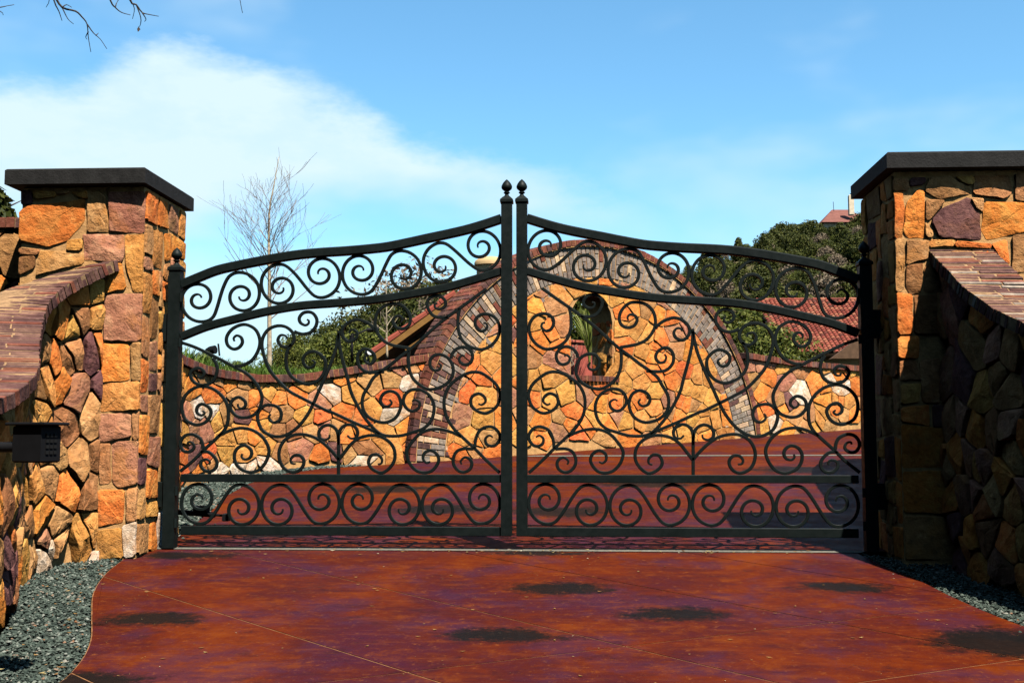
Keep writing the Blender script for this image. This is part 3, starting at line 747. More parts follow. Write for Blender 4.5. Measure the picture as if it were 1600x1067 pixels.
# ================================================================== WING WALLS in front of the pillars
def wing_left():
    rng = random.Random(21)
    root = empty('wing_wall', (-3.1, -1.6, gz(-1.6)), 'sunlit curving rubble wall left of drive, brick coping sweeping down', 'wall')
    ins = 0.125
    e = [(-3.049, -0.42, 2.215), (-3.12, -0.62, 2.10), (-3.185, -0.85, 1.977), (-3.195, -1.10, 1.843), (-3.150, -1.32, 1.70), (-3.038, -1.60, 1.564), (-2.903, -1.90, 1.426), (-2.78, -2.15, 1.312), (-2.685, -2.40, 1.231), (-2.625, -2.65, 1.156), (-2.58, -2.90, 1.096), (-2.56, -3.15, 1.05), (-2.58, -3.6, 1.0), (-2.68, -4.2, 0.97)]
    path = Path([(x-(0.045, 0.085, 0.11)[i] if i < 3 else x-ins, y) for i, (x, y, z) in enumerate(e)], 1, 5)
    zt_pairs = []
    for i, (x, y, z) in enumerate(e): zt_pairs.append((path.l[i*5], z-0.09))
    zt = lerp_fn(zt_pairs)
    def zb(s): p, t, n = path.at(s); return gz(p.y)-0.02
    path_core(root, path, zb, zt, -0.055, 0.30, M['mortar'])
    path_stones(root, path, zb, lambda s: zt(s), 0.02, path.L, 0.185, 0.25, [('orange', 3), ('gold', 2.6), ('tan', 2.2), ('brown', 2.2), ('plum', 1.2), ('pink', 0.8)], rng, white_low=0.16,
                joint=0.020, h=0.045, tilt=0.15, rough=0.007, step=0.05, rnd=0.010, back=-0.07)
    path_coping(root, path, zt, 0.0, path.L, 0.045, 0.088, ins, 0.48, ['darkbrick']*7+['brick', 'brick'], rng, 2, 0.010)
wing_left()
def wing_right():
    rng = random.Random(22)
    root = empty('wing_wall', (3.4, -1.6, gz(-1.6)), 'shadowed rubble wall right of drive with sunlit brick coping', 'wall')
    ins = 0.085
    px = [((1448, 391), -0.42), ((1475, 419), -0.78), ((1502, 450), -1.06), ((1543, 480), -1.36), ((1600, 507), -1.74)]
    e = [tuple(sv(*p, y)) for p, y in px]+[(3.42, -2.15, 1.40), (3.62, -2.7, 1.24), (3.9, -3.4, 1.12), (4.25, -4.3, 1.02)]
    path = Path([(x+ins, y) for x, y, z in e], -1, 5)
    zt = lerp_fn([(path.l[i*5], z-0.09) for i, (x, y, z) in enumerate(e)])
    def zb(s): p, t, n = path.at(s); return gz(p.y)-0.02
    path_core(root, path, zb, zt, -0.045, 0.34, M['mortar'])
    path_stones(root, path, zb, zt, 0.02, path.L, 0.24, 0.25, TAB_L, rng, joint=0.012, h=0.04, tilt=0.14, rough=0.008, step=0.07, rnd=0.02, back=-0.06)
    path_coping(root, path, zt, 0.0, path.L, 0.045, 0.088, ins, 0.48, ['darkbrick', 'darkbrick', 'darkbrick', 'greybrick', 'brick'], rng, 2, 0.015)
wing_right()
# ================================================================== WALLS BEHIND
TAB_B = [('orange', 4.6), ('rust', 1.6), ('gold', 4.2), ('tan', 1.6), ('pink', 1.2), ('plum', 0.25), ('white', 0.1)]
TAB_BL = [('orange', 3.0), ('gold', 2.2), ('tan', 2.0), ('pink', 2.4), ('brown', 0.8), ('plum', 0.7), ('white', 1.5), ('rust', 0.8)]
TAB_BR = [('orange', 3.2), ('gold', 2.2), ('tan', 2.0), ('pink', 1.6), ('plum', 0.6), ('white', 1.5), ('rust', 0.9)]
def stub():
    rng = random.Random(31)
    root = empty('garden_wall', (-4.8, 0.1, 0), 'stone wall end with brick top at far left behind pillar', 'wall')
    path = Path([(-3.76, 0.05), (-4.6, 0.05), (-5.6, 0.08)], 1, 4)
    zt = lambda s: 2.56
    zb = lambda s: 0.2
    path_core(root, path, zb, zt, -0.04, 0.4, M['mortar'])
    path_stones(root, path, lambda s: 1.6, zt, 0.0, 1.2, 0.34, 0.3, TAB_L, rng, h=0.04, back=-0.06)
    path_coping(root, path, zt, 0.02, 1.6, 0.075, 0.085, 0.06, 0.46, ['brick', 'darkbrick'], rng, 2)
stub()
def court_wall():
    rng = random.Random(32)
    root = empty('garden_wall', (-3.2, 5.0, gz(5)), 'curving stone court wall seen through left gate leaf, under green bank', 'wall')
    e = [(-3.45, 0.62, 2.15), (-3.75, 1.6, 2.05), (-3.90, 2.7, 1.92), (-3.889, 3.6, 1.799), (-3.82, 4.1, 1.725), (-3.68, 4.6, 1.675), (-3.447, 5.1, 1.655), (-3.03, 5.66, 1.684), (-2.523, 6.0, 1.789), (-1.95, 6.34, 1.92), (-1.50, 6.66, 2.02)]
    ins = 0.06
    path = Path([(x-(ins if i < 6 else ins*0.5), y+(0 if i < 6 else ins*0.7)) for i, (x, y, z) in enumerate(e)], -1, 6)
    zt = lerp_fn([(path.l[i*6], z-0.10) for i, (x, y, z) in enumerate(e)])
    def zb(s): p, t, n = path.at(s); return gz(p.y)-0.01
    path_core(root, path, zb, zt, -0.008, 0.38, M['mortar'])
    path_stones(root, path, zb, zt, 0.9, path.L, 0.30, 0.235, TAB_BL, rng, white_low=0.12, joint=0.014, h=0.024, tilt=0.06, rough=0.006, step=0.07, rnd=0.012, back=-0.03)
    path_coping(root, path, zt, 0.3, path.L-0.02, 0.069, 0.098, ins, 0.46, ['brick', 'brick', 'darkbrick'], rng, 1)
court_wall()
# ---- the arched wall
AO = Vector((-1.72, 6.40, 0)); AU = Vector((0.781, 0.625, 0)).normalized(); AN = Vector((AU.y, -AU.x, 0))
AC = (3.38, 0.46); AR = 3.32; RIN = 2.84; ATH = 0.50
OP = (2.74, 3.56, 1.80, 2.62)          # opening: left, right, sill, spring; round head
def A3(s, z, d): return AO+AU*s+AN*d+Vector((0, 0, z))
def aground(s): return gz((AO+AU*s).y)
def op_top(s):
    c = (OP[0]+OP[1])/2; r = (OP[1]-OP[0])/2; d = abs(s-c); return OP[3]+math.sqrt(max(0, r*r-d*d))
def arch_wall():
    rng = random.Random(33)
    mid = AO+AU*3.38; root = empty('arched_wall', (mid.x, mid.y, gz(mid.y)), 'tall round topped stone wall with brick arch and small window, behind gate', 'wall')
    # mortar core in columns
    n = 140; vs = []; fs = []; b = MB(); front = -0.006
    def column(s0, s1, z0a, z0b, z1a, z1b):
        v = [A3(s0, z0a, front), A3(s1, z0b, front), A3(s1, z1b, front), A3(s0, z1a, front), A3(s0, z0a, -ATH), A3(s1, z0b, -ATH), A3(s1, z1b, -ATH), A3(s0, z1a, -ATH)]
        b.add(v, [(0, 1, 2, 3), (5, 4, 7, 6), (3, 2, 6, 7), (1, 0, 4, 5)])
    cuts = sorted(set([AC[0]-AR*math.cos(math.pi*i/n) for i in range(n+1)]+[OP[0], OP[1]]+[OP[0]+(OP[1]-OP[0])*i/16 for i in range(17)]))
    zc = lambda s: AC[1]+math.sqrt(max(0, AR*AR-(s-AC[0])**2))
    for a, c in zip(cuts, cuts[1:]):
        if c-a < 1e-5: continue
        m = (a+c)/2; g0, g1 = aground(a)-0.1, aground(c)-0.1
        za, zb_ = max(zc(a), g0+0.01), max(zc(c), g1+0.01)
        if OP[0] < m < OP[1]:
            column(a, c, g0, g1, OP[2], OP[2]); column(a, c, op_top(a), op_top(c), za, zb_)
        else: column(a, c, g0, g1, za, zb_)
    for s in (OP[0], OP[1]):
        b.add([A3(s, OP[2], front), A3(s, OP[2], -ATH), A3(s, OP[3], -ATH), A3(s, OP[3], front)], [(0, 1, 2, 3)])
    b.build('mortar_core', M['mortar'], root)
    # stones inside the ring
    def tooth(s, z):
        a = math.atan2(z-AC[1], s-AC[0]); return RIN-0.10+0.10*math.sin(a*23)*math.sin(a*9+1)
    def cl(s, z):
        z = max(z, aground(s)-0.02)
        r = math.hypot(s-AC[0], z-AC[1]); m = RIN-0.012
        if r > m: s, z = AC[0]+(s-AC[0])*m/r, AC[1]+(z-AC[1])*m/r
        if OP[0]-0.02 < s < OP[1]+0.02 and OP[2]-0.09 < z < op_top(s)+0.02:
            c = (OP[0]+OP[1])/2; rr = (OP[1]-OP[0])/2+0.02
            if z > OP[3]:
                d = max(1e-4, math.hypot(s-c, z-OP[3]))
                if d < rr: s, z = c+(s-c)*rr/d, OP[3]+(z-OP[3])*rr/d
            else:
                dl, dr, db = s-OP[0]+0.02, OP[1]+0.02-s, z-OP[2]+0.09
                k = min(dl, dr, db)
                if k == dl: s = OP[0]-0.02
                elif k == dr: s = OP[1]+0.02
                else: z = OP[2]-0.09
        return (s, z)
    for c in voronoi_cells(0.4, 6.4, 0.5, 3.45, 0.34, 0.265, rng, 0.40):
        g = centroid(c)
        if math.hypot(g[0]-AC[0], g[1]-AC[1]) > RIN+0.09 or g[1] < aground(g[0]): continue
        if OP[0] < g[0] < OP[1] and OP[2]-0.08 < g[1] < op_top(g[0]): continue
        stone(root, c, A3, pick(rng, TAB_B), rng, joint=0.018, h=0.022, tilt=0.06, rough=0.006, step=0.08, rnd=0.012, clampf=cl, back=-0.03)
    # ring of radial bricks, bonded like a wall: single course on edge near the top
    def rad(th): return AU*(-math.cos(th))+Vector((0, 0, math.sin(th)))
    def tan_(th): return AU*math.sin(th)+Vector((0, 0, math.cos(th)))
    cnt = 0; nb = 116
    for i in range(nb):
        th = (i+0.5)*math.pi/nb
        p0 = A3(AC[0], AC[1], 0); odd = i % 2
        lens = [0.235, 0.235] if odd else [0.115, 0.235, 0.12]
        r = AR-0.005; extra = rng.random()
        if odd and extra < 0.45: lens.append(0.20)
        if not odd and extra < 0.3: lens.append(0.11)
        for L in lens:
            rc = r-L/2; c = p0+rad(th)*rc; r -= L
            if c.z < aground((c-AO).dot(AU))+0.02: continue
            k = math.sin(th)
            mt = rng.choice(['greybrick']*5+['tanbrick', 'brick']) if k > 0.45 else rng.choice(['darkbrick', 'darkbrick', 'brick', 'greybrick', 'greybrick', 'tanbrick'])
            if th > 2.2 and rng.random() < 0.4: mt = 'greybrick'
            brick(root, 'arch_brick', c+AN*rng.uniform(-0.028, -0.020), (rad(th), tan_(th), AN), (L-0.012, math.pi*(rc-L*0.15)/nb-0.012, 0.06), mt)
    # coping over the back of the arch
    nc = 112
    for i in range(nc):
        th = (i+0.5)*math.pi/nc; rc = AR+0.048
        W = ATH+0.05+0.02
        cuts = ([0, 0.36, 0.74, 1] if i % 2 else [0, 0.19, 0.57, 1]) if th < 1.75 else [0, rng.choice((0.4, 0.6)), 1]
        for a, c_ in zip(cuts, cuts[1:]):
            L = (c_-a)*W-0.010; d = 0.05-(a+c_)/2*W
            c = A3(AC[0], AC[1], 0)+rad(th)*(rc+rng.uniform(-0.003, 0.004))+AN*(d+rng.uniform(-0.003, 0.003))
            if c.z < aground((c-AO).dot(AU))+0.02: continue
            brick(root, 'coping_brick', c, (AN, tan_(th), rad(th)), (L, math.pi*(rc-0.03)/nc-0.010, 0.095), rng.choice(['brick', 'brick', 'darkbrick', 'brick' if a == 0 else 'darkbrick']))
    v = []; f = []; m_ = 96
    for i in range(m_+1):
        th = math.pi*i/m_; c = A3(AC[0], AC[1], 0)
        for r_, d_ in ((AR-0.01, 0.036), (AR+0.088, 0.036), (AR+0.088, -ATH-0.008), (AR-0.01, -ATH-0.008)): v.append(c+rad(th)*r_+AN*d_)
    for i in range(m_):
        for k in range(4): f.append((i*4+k, i*4+(k+1) % 4, i*4+4+(k+1) % 4, i*4+4+k))
    solid('coping_mortar', v, f, M['mortar'], root)
    # reveals of the little window
    for s, sg in ((OP[1], -1), (OP[0], 1)):
        def rv(q, z, d, s=s, sg=sg): return A3(s-0.012*sg+d*sg, z, -q)
        for c in ashlar_cells(0.0, ATH, OP[2], OP[3]+0.05, 0.07, [(3, 3), (2, 2), (4, 3), (3, 2), (2, 3)], rng, 0.01):
            stone(root, c, rv, pick(rng, TAB_B), rng, joint=0.014, h=0.025, tilt=0.1, step=0.06, rnd=0.015, name='reveal_stone', back=-0.02)
    k = 0; s = OP[0]-0.05
    while s < OP[1]+0.04:
        brick(root, 'sill_brick', A3(s+0.034, OP[2]-0.045, -0.12), (AN, AU, Vector((0, 0, 1))), (0.36, 0.060, 0.085), rng.choice(['brick', 'brick', 'darkbrick'])); s += 0.068
arch_wall()
def right_wall():
    rng = random.Random(34)
    root = empty('garden_wall', (6.2, 13.0, gz(13)), 'low stone wall right of arch below red tiled roof', 'wall')
    a = AO+AU*6.60-AN*0.12; d = AU
    pts = [a+d*t for t in (0, 1.2, 2.4, 4.0, 6.0)]
    path = Path([(p.x, p.y) for p in pts], -1, 4)
    zt = lerp_fn([(0, 2.20), (1.2, 2.12), (2.8, 2.09), (6, 2.12)])
    def zb(s): p, t, n = path.at(s); return gz(p.y)-0.01
    path_core(root, path, zb, zt, -0.008, 0.38, M['mortar'])
    path_stones(root, path, zb, zt, 0.0, 4.2, 0.34, 0.27, TAB_BR, rng, joint=0.016, h=0.024, tilt=0.06, rough=0.006, step=0.08, rnd=0.012, back=-0.03)
    path_coping(root, path, zt, 0.0, 5.0, 0.072, 0.10, 0.07, 0.46, ['brick', 'brick', 'darkbrick'], rng, 1)
right_wall()
def inner_right():
    rng = random.Random(35)
    root = empty('garden_wall', (3.9, 3.2, gz(3)), 'stone wall running back behind the right pillar', 'wall')
    path = Path([(3.72, 0.52), (3.80, 2.0), (3.98, 4.0), (4.30, 5.6), (4.85, 6.5)], 1, 5)
    zt = lerp_fn([(0, 2.35), (1.5, 2.25), (3.5, 2.2), (5.0, 2.05), (5.8, 1.75), (6.3, 1.2)])
    def zb(s): p, t, n = path.at(s); return gz(p.y)-0.02
    path_core(root, path, zb, zt, -0.03, 0.34, M['mortar'])
    path_stones(root, path, zb, zt, 0.0, path.L, 0.42, 0.34, TAB_L, rng, joint=0.015, h=0.034, step=0.12, rnd=0.03, back=-0.05)
    path_coping(root, path, zt, 0.0, path.L, 0.075, 0.095, 0.07, 0.46, ['brick', 'darkbrick'], rng, 1)
inner_right()

# ================================================================== THE GATE
TILE = {1: (280, 450), 2: (280, 590), 3: (400, 450), 4: (400, 590), 5: (520, 450), 6: (520, 590), 7: (640, 450), 8: (640, 590)}
KZ = 6.667
def T(t, *pts): return [(TILE[t][0]+x/KZ, TILE[t][1]+y/KZ) for x, y in pts]
def mirror_px(pts):        # points read on the other leaf, brought over
    return [(285+(1339.5-x)/516*498, y+13*(x-823.5)/516*min(1, max(0, (746-y)/220))) for x, y in pts]
Q = lambda *pts: mirror_px([(1080+x/3.81, 440+y/3.81) for x, y in pts])
FIELD = [
 T(1, (30, 570), (160, 615), (300, 680), (450, 755), (600, 835), (700, 890), (775, 960), (830, 1045))+T(2, (862, 200), (845, 300), (800, 370), (740, 405), (670, 418), (600, 400), (545, 345), (532, 290), (555, 235), (620, 203), (680, 240), (690, 290), (650, 322), (615, 302), (612, 272)),
 T(1, (585, 815), (660, 805), (760, 750), (825, 645), (840, 540), (800, 440), (720, 388), (640, 385), (550, 430), (495, 510), (503, 590), (560, 635), (620, 622), (658, 570), (645, 515), (600, 495), (568, 522), (576, 555)),
 Q((800, 415), (778, 460), (776, 505), (800, 560), (860, 585), (915, 565), (940, 520), (925, 488), (885, 476), (855, 500), (862, 530), (888, 535), (893, 518)),
 T(2, (10, 975), (150, 860), (260, 750), (400, 620), (470, 545), (508, 450), (505, 300), (440, 185), (340, 112), (230, 90), (130, 125), (50, 210), (28, 320), (60, 430), (140, 482), (210, 490), (290, 450), (332, 370), (310, 310), (240, 275), (190, 305), (185, 362), (230, 393), (265, 370), (245, 345)),
 T(2, (415, 605), (470, 575), (560, 540), (650, 525), (760, 545), (860, 610), (920, 700), (935, 780), (900, 880), (830, 960), (740, 985), (650, 955), (590, 890), (575, 800), (610, 732), (680, 705), (738, 738), (755, 790), (730, 838), (680, 850), (650, 822), (657, 792)),
 T(2, (250, 745), (243, 690), (215, 630), (140, 592), (70, 600), (22, 650), (14, 710), (50, 765), (110, 770), (155, 730), (140, 682), (100, 668), (88, 692)),
 T(2, (225, 772), (300, 773), (360, 818), (393, 880), (380, 940), (330, 975), (270, 968), (226, 920), (232, 870), (280, 850), (318, 872), (312, 905)),
 T(3, (868, 445), (830, 640), (780, 785), (720, 930), (660, 1060))+T(4, (600, 265), (540, 380), (450, 500), (350, 578), (250, 613), (150, 600), (60, 540), (17, 430), (30, 350), (90, 292), (160, 285), (230, 310), (263, 370), (248, 440), (190, 468), (142, 442), (137, 400), (155, 382)),
 T(3, (862, 470), (870, 600), (905, 765), (950, 930))+T(6, (190, 150), (250, 280), (320, 400), (400, 500), (480, 575), (560, 605), (700, 605), (830, 570), (950, 525), (1030, 435), (1055, 300), (1010, 190), (920, 130), (830, 125), (760, 170), (735, 250), (770, 320), (830, 350), (890, 320), (905, 262), (862, 232), (825, 245)),
 T(6, (490, 590), (400, 545), (200, 458), (0, 365))+T(4, (750, 350), (600, 275), (450, 198), (330, 128))+T(3, (200, 930), (130, 830), (82, 700), (62, 600), (75, 510), (130, 432), (220, 395), (310, 405), (378, 460), (398, 530), (370, 590), (300, 615), (242, 580), (230, 532), (258, 492), (308, 498), (322, 528)),
 T(3, (368, 585), (330, 655), (312, 750), (330, 860), (390, 940), (480, 990), (560, 1000), (650, 960), (708, 880), (724, 780), (690, 710), (620, 665), (560, 668), (502, 710), (492, 770), (522, 820), (570, 830), (608, 800), (608, 768), (582, 752)),
 T(3, (400, 452), (440, 470), (500, 480), (570, 460), (622, 400), (634, 330), (600, 270), (550, 250), (490, 262), (452, 310), (462, 360), (510, 388), (545, 372), (550, 342), (532, 328)),
 T(7, (800, 10), (650, 120), (530, 205), (400, 300), (250, 420), (100, 560), (5, 640))+T(5, (700, 720), (600, 800), (500, 870), (420, 940))+T(6, (372, 90), (320, 180), (306, 270), (330, 360), (400, 430), (500, 465), (580, 460), (660, 410), (704, 320), (704, 240), (670, 170), (600, 140), (530, 167), (496, 230), (522, 288), (578, 298), (613, 262), (592, 228)),
 T(7, (522, 215), (506, 300), (506, 420), (540, 530), (610, 600), (700, 635), (780, 635), (870, 580), (928, 490), (935, 390), (890, 310), (820, 275), (750, 277), (690, 322), (686, 390), (720, 440), (770, 448), (808, 410), (800, 372), (768, 365)),
 T(7, (400, 302), (330, 310), (250, 290), (200, 230), (182, 160), (210, 105), (270, 82), (330, 92), (373, 140), (368, 190), (320, 220), (270, 208), (262, 170), (290, 160)),
 T(5, (800, 628), (700, 612), (620, 595), (530, 550), (462, 460), (440, 370), (460, 270), (520, 200), (600, 168), (700, 172), (780, 240), (808, 320), (790, 390), (730, 425), (660, 408), (627, 350), (650, 302), (700, 292), (724, 320), (716, 350)),
 T(5, (440, 440), (410, 400), (350, 358), (260, 330), (180, 350), (112, 410), (96, 480), (130, 540), (180, 560), (238, 530), (254, 480), (230, 442), (190, 440), (166, 468)),
 T(5, (535, 872), (400, 880), (320, 858), (264, 790), (262, 700), (310, 642), (370, 642), (428, 690), (436, 745), (400, 788), (352, 780), (332, 735), (350, 700)),
 T(5, (795, 655), (787, 740), (800, 860), (850, 960))+T(7, (160, 1043), (250, 1053), (350, 1020), (420, 960), (454, 880), (445, 800), (400, 730), (330, 695), (260, 702), (217, 750), (217, 820), (260, 858), (310, 848), (328, 810), (302, 782)),
 T(7, (432, 735), (445, 685), (490, 635), (560, 615), (620, 640), (656, 700), (640, 770), (590, 800), (532, 780), (517, 732), (550, 702), (575, 716)),
 T(8, (940, 990), (800, 860), (680, 740), (540, 610), (460, 530), (390, 420), (360, 300), (370, 180), (430, 70), (540, -15), (640, -55), (740, -50), (830, 5), (900, 70), (938, 150), (938, 220), (900, 308), (800, 370), (700, 345), (640, 280), (650, 200), (720, 167), (778, 200), (790, 250), (750, 283), (716, 270)),
 T(8, (535, 612), (470, 580), (380, 550), (280, 535), (180, 550), (100, 590), (30, 665), (-20, 740), (-30, 800), (0, 890), (70, 965), (150, 988), (230, 970), (290, 900), (303, 840), (270, 782), (210, 757), (152, 790), (142, 850), (180, 888), (216, 872)),
 T(8, (678, 735), (690, 640), (730, 552), (810, 512), (880, 522), (933, 580), (938, 640), (900, 698), (850, 713), (800, 690), (790, 635), (830, 602), (868, 620)),
 T(8, (665, 742), (560, 740), (490, 770), (456, 840), (462, 910), (510, 968), (570, 983), (630, 950), (648, 890), (620, 842), (570, 832), (532, 868), (542, 903)),
 T(4, (860, 1005), (860, 900), (860, 760), (858, 620), (835, 540), (770, 495), (700, 507), (657, 560), (662, 620), (710, 648), (760, 628), (768, 592)),
 T(4, (862, 850), (790, 765), (700, 680), (600, 618), (480, 590), (380, 602), (290, 660), (242, 760), (247, 860), (290, 940), (370, 983), (440, 972), (488, 920), (498, 860), (460, 812), (400, 810), (362, 850), (372, 890), (412, 897)),
 T(6, (60, 700), (62, 590), (92, 522), (150, 490), (220, 502), (258, 560), (244, 620), (190, 633), (152, 602)),
 T(6, (62, 855), (120, 780), (190, 692), (280, 627), (400, 600), (500, 615), (590, 670), (640, 750), (644, 850), (600, 930), (530, 985), (470, 983), (402, 940), (372, 880), (400, 812), (460, 800), (508, 840), (508, 888), (472, 903)),
]
TOPRAIL = [(284, 445), (311, 433.6), (340, 422.4), (372, 415), (402, 409), (435, 403), (469, 398), (501, 395), (540, 392.5), (575, 389.5), (605, 386), (640, 379), (667, 373), (700, 366), (730, 359), (757, 351), (784, 342)]
MIDRAIL = [(284, 526), (323, 510.6), (372, 497.5), (421, 486), (469, 478), (520, 474), (576, 469.5), (612, 465), (646.5, 459), (675, 454), (703, 448), (745, 436), (784, 424)]
XM = 0.015
GATE_L = {}
def gx(p, mir):
    v = sv(p[0], p[1], 0.0); return Vector((2*XM-v.x if mir else v.x, 0.0, v.z))
def sweep(pts, w, d, taper=(1, 1), y=0.0):
    """flat bar swept along a line in the plane of the gate: 8-sided section with eased corners"""
    n = len(pts); vs = []; fs = []
    tot = [0.0]
    for a, b in zip(pts, pts[1:]): tot.append(tot[-1]+(b-a).length)
    for i, p in enumerate(pts):
        t = (pts[min(i+1, n-1)]-pts[max(i-1, 0)]).normalized(); nn = Vector((-t.z, 0, t.x))
        k = 1.0; e = tot[i]; f = tot[-1]-tot[i]
        if taper[0] < 1: k *= taper[0]+(1-taper[0])*min(1, e/0.12)
        if taper[1] < 1: k *= taper[1]+(1-taper[1])*min(1, f/0.12)
        a = w/2*k; b = d/2*(0.6+0.4*k); c = min(a, b)*0.35
        for u, v in ((-a+c, -b), (a-c, -b), (a, -b+c), (a, b-c), (a-c, b), (-a+c, b), (-a, b-c), (-a, -b+c)):
            vs.append(p+nn*u+Vector((0, v+y, 0)))
    for i in range(n-1):
        for k in range(8): fs.append((i*8+k, i*8+(k+1) % 8, i*8+8+(k+1) % 8, i*8+8+k))
    fs += [tuple(range(7, -1, -1)), tuple((n-1)*8+k for k in range(8))]
    return vs, fs
def bar(name, parent, pts, w, d, taper=(1, 1), y=0.0, n=5):
    c = catmull(pts, n) if n > 1 else [Vector(p) for p in pts]
    vs, fs = sweep(c, w, d, taper, y)
    o = solid(name, vs, fs, M['iron'], parent, smooth=True, angle=32)
    b = bmesh.new(); b.from_mesh(o.data); bmesh.ops.recalc_face_normals(b, faces=b.faces); b.to_mesh(o.data); b.free(); return o
FIN = [(0.030, 0.0), (0.024, 0.008), (0.016, 0.016), (0.014, 0.026), (0.024, 0.031), (0.026, 0.036), (0.022, 0.041), (0.015, 0.045), (0.026, 0.054), (0.039, 0.066), (0.0435, 0.080), (0.041, 0.094), (0.033, 0.110), (0.021, 0.126), (0.009, 0.138), (0.001, 0.144)]
def post_top(parent, x, y, z, w):
    b = MB(); b.box((x, y, z+0.012), (w+0.018, w+0.018, 0.024), None, 0.005)
    a, c = (w+0.018)/2, 0.028
    b.add([(x-a, y-a, z+0.0245), (x+a, y-a, z+0.0245), (x+a, y+a, z+0.0245), (x-a, y+a, z+0.0245), (x-c, y-c, z+0.05), (x+c, y-c, z+0.05), (x+c, y+c, z+0.05), (x-c, y+c, z+0.05)], [(0,1,5,4),(1,2,6,5),(2,3,7,6),(3,0,4,7),(4,5,6,7)])
    b.build('post_cap', M['iron'], parent)
    f = MB(); f.lathe((x, y, z+0.049), FIN, 20); f.build('finial', M['iron'], parent, smooth=True, angle=50)
SPIRAL = [37.5, 29, 27, 19, 14.5, 12.5, 9.5, 5.2]
def s_scroll():
    """one S scroll of the bands in its own plane, pixels at gate distance; two opposed volutes"""
    ang = [90, 180, 270, 360, 450, 540, 630, 720]; rad = [37.5, 28.4, 25.8, 19.0, 14.4, 12.4, 9.0, 4.0]; A = []
    for q in range(0, 631, 22):
        i = min(6, q//90); f = (q-90*i)/90; r0 = rad[max(0, i-1)]; r1, r2 = rad[i], rad[i+1]; r3 = rad[min(7, i+2)]
        r = 0.5*(2*r1+(r2-r0)*f+(2*r0-5*r1+4*r2-r3)*f*f+(3*r1-r0-3*r2+r3)*f**3)
        A.append((-32.8+r*math.cos(R(90+q)), -6.3+r*math.sin(R(90+q))))
    A = A[::-1]                                    # from the eye outwards; starts at the left volute, runs below it and up to the right one
    B = [(-x, -y) for x, y in A][::-1]
    return A+[(-20.0, 27.6), (-9.0, 14.5), (0.0, 0.0), (9.0, -14.5), (20.0, -27.6)]+B
def arc_map(line):
    P = catmull([Vector((a, b)) for a, b in line], 8); l = [0.0]
    for a, b in zip(P, P[1:]): l.append(l[-1]+(b-a).length)
    def at(q):
        q = min(max(q, 0), l[-1]-1e-6)
        for i in range(len(l)-1):
            if l[i+1] >= q: break
        t = (P[i+1]-P[i]); f = (q-l[i])/max(1e-9, t.length); t.normalize()
        j0, j1 = max(0, i-3), min(len(P)-1, i+4); ts = (P[j1]-P[j0]).normalized()
        return P[i]+t*(t.length*0)+(P[i+1]-P[i])*f, ts
    return at, l[-1]
def leaf(mir, label):
    x0 = gx((783.2+8.5, 600), mir).x
    root = empty('gate_leaf', (gx((534, 600), mir).x, 0, 0.1), label, 'gate', 'two leaves of the iron drive gate')
    zc = gx((792, 318), mir).z; zb = gx((792, 837), mir).z; pw = 0.085
    b = MB(); b.box((x0, 0, (zc+zb)/2), (pw, pw, zc-zb), None, 0.006); b.build('meeting_post', M['iron'], root)
    post_top(root, x0, 0, zc, pw)
    xe = gx((284, 600), mir).x; xi = x0-math.copysign(pw/2, x0-XM)*(-1)
    bar('rail', root, [gx(p, mir) for p in TOPRAIL], 0.074, 0.055)
    bar('rail', root, [gx(p, mir) for p in MIDRAIL], 0.066, 0.055)
    for y, h in ((747, 0.062), (829, 0.070)):
        z = gx((534, y), mir).z; xa, xb = gx((284, y), mir).x, gx((784, y), mir).x
        b = MB(); b.box(((xa+xb)/2, 0, z), (abs(xb-xa), 0.052, h), None, 0.004); b.build('rail', M['iron'], root)
    for pts in FIELD: bar('scroll', root, [gx(p, mir) for p in pts], 0.0255, 0.022, (1, 0.55))
    S = s_scroll()
    for i in range(4):                       # lower band
        cx = 281.5+125.4*(i+0.5); m = 1 if i % 2 == 0 else -1
        bar('scroll', root, [gx((cx+m*x*0.985, 787.5+y*0.98), mir) for x, y in S], 0.0255, 0.022, (0.5, 0.5), n=3)
    line = [((a[0]), (a[1]+b) / 2) for a, b in zip([(x, interp(TOPRAIL, x)) for x in range(284, 785, 20)], [interp(MIDRAIL, x) for x in range(284, 785, 20)])]
    at, L = arc_map(line)
    for i in range(4):                       # upper band, laid along the curve between the rails
        cq = 0.5+(L-1.5)*(i+0.5)/4; m = 1 if i % 2 == 0 else -1; k = (L-1.5)/4/127.5
        pts = []
        for x, y in S:
            p, t = at(cq+m*x*k); nn = Vector((-t.y, t.x)); q = p+nn*y*0.96; pts.append(gx((q.x, q.y), mir))
        bar('scroll', root, pts, 0.0255, 0.022, (0.5, 0.5), n=3)
    return root
def interp(pairs, x):
    for (a, u), (b, v) in zip(pairs, pairs[1:]):
        if x <= b: return u+(v-u)*(x-a)/(b-a)
    return pairs[-1][1]
leaf(False, 'left leaf of black iron scroll gate, before the curved court wall')
leaf(True, 'right leaf of black iron scroll gate, before the little arched window')
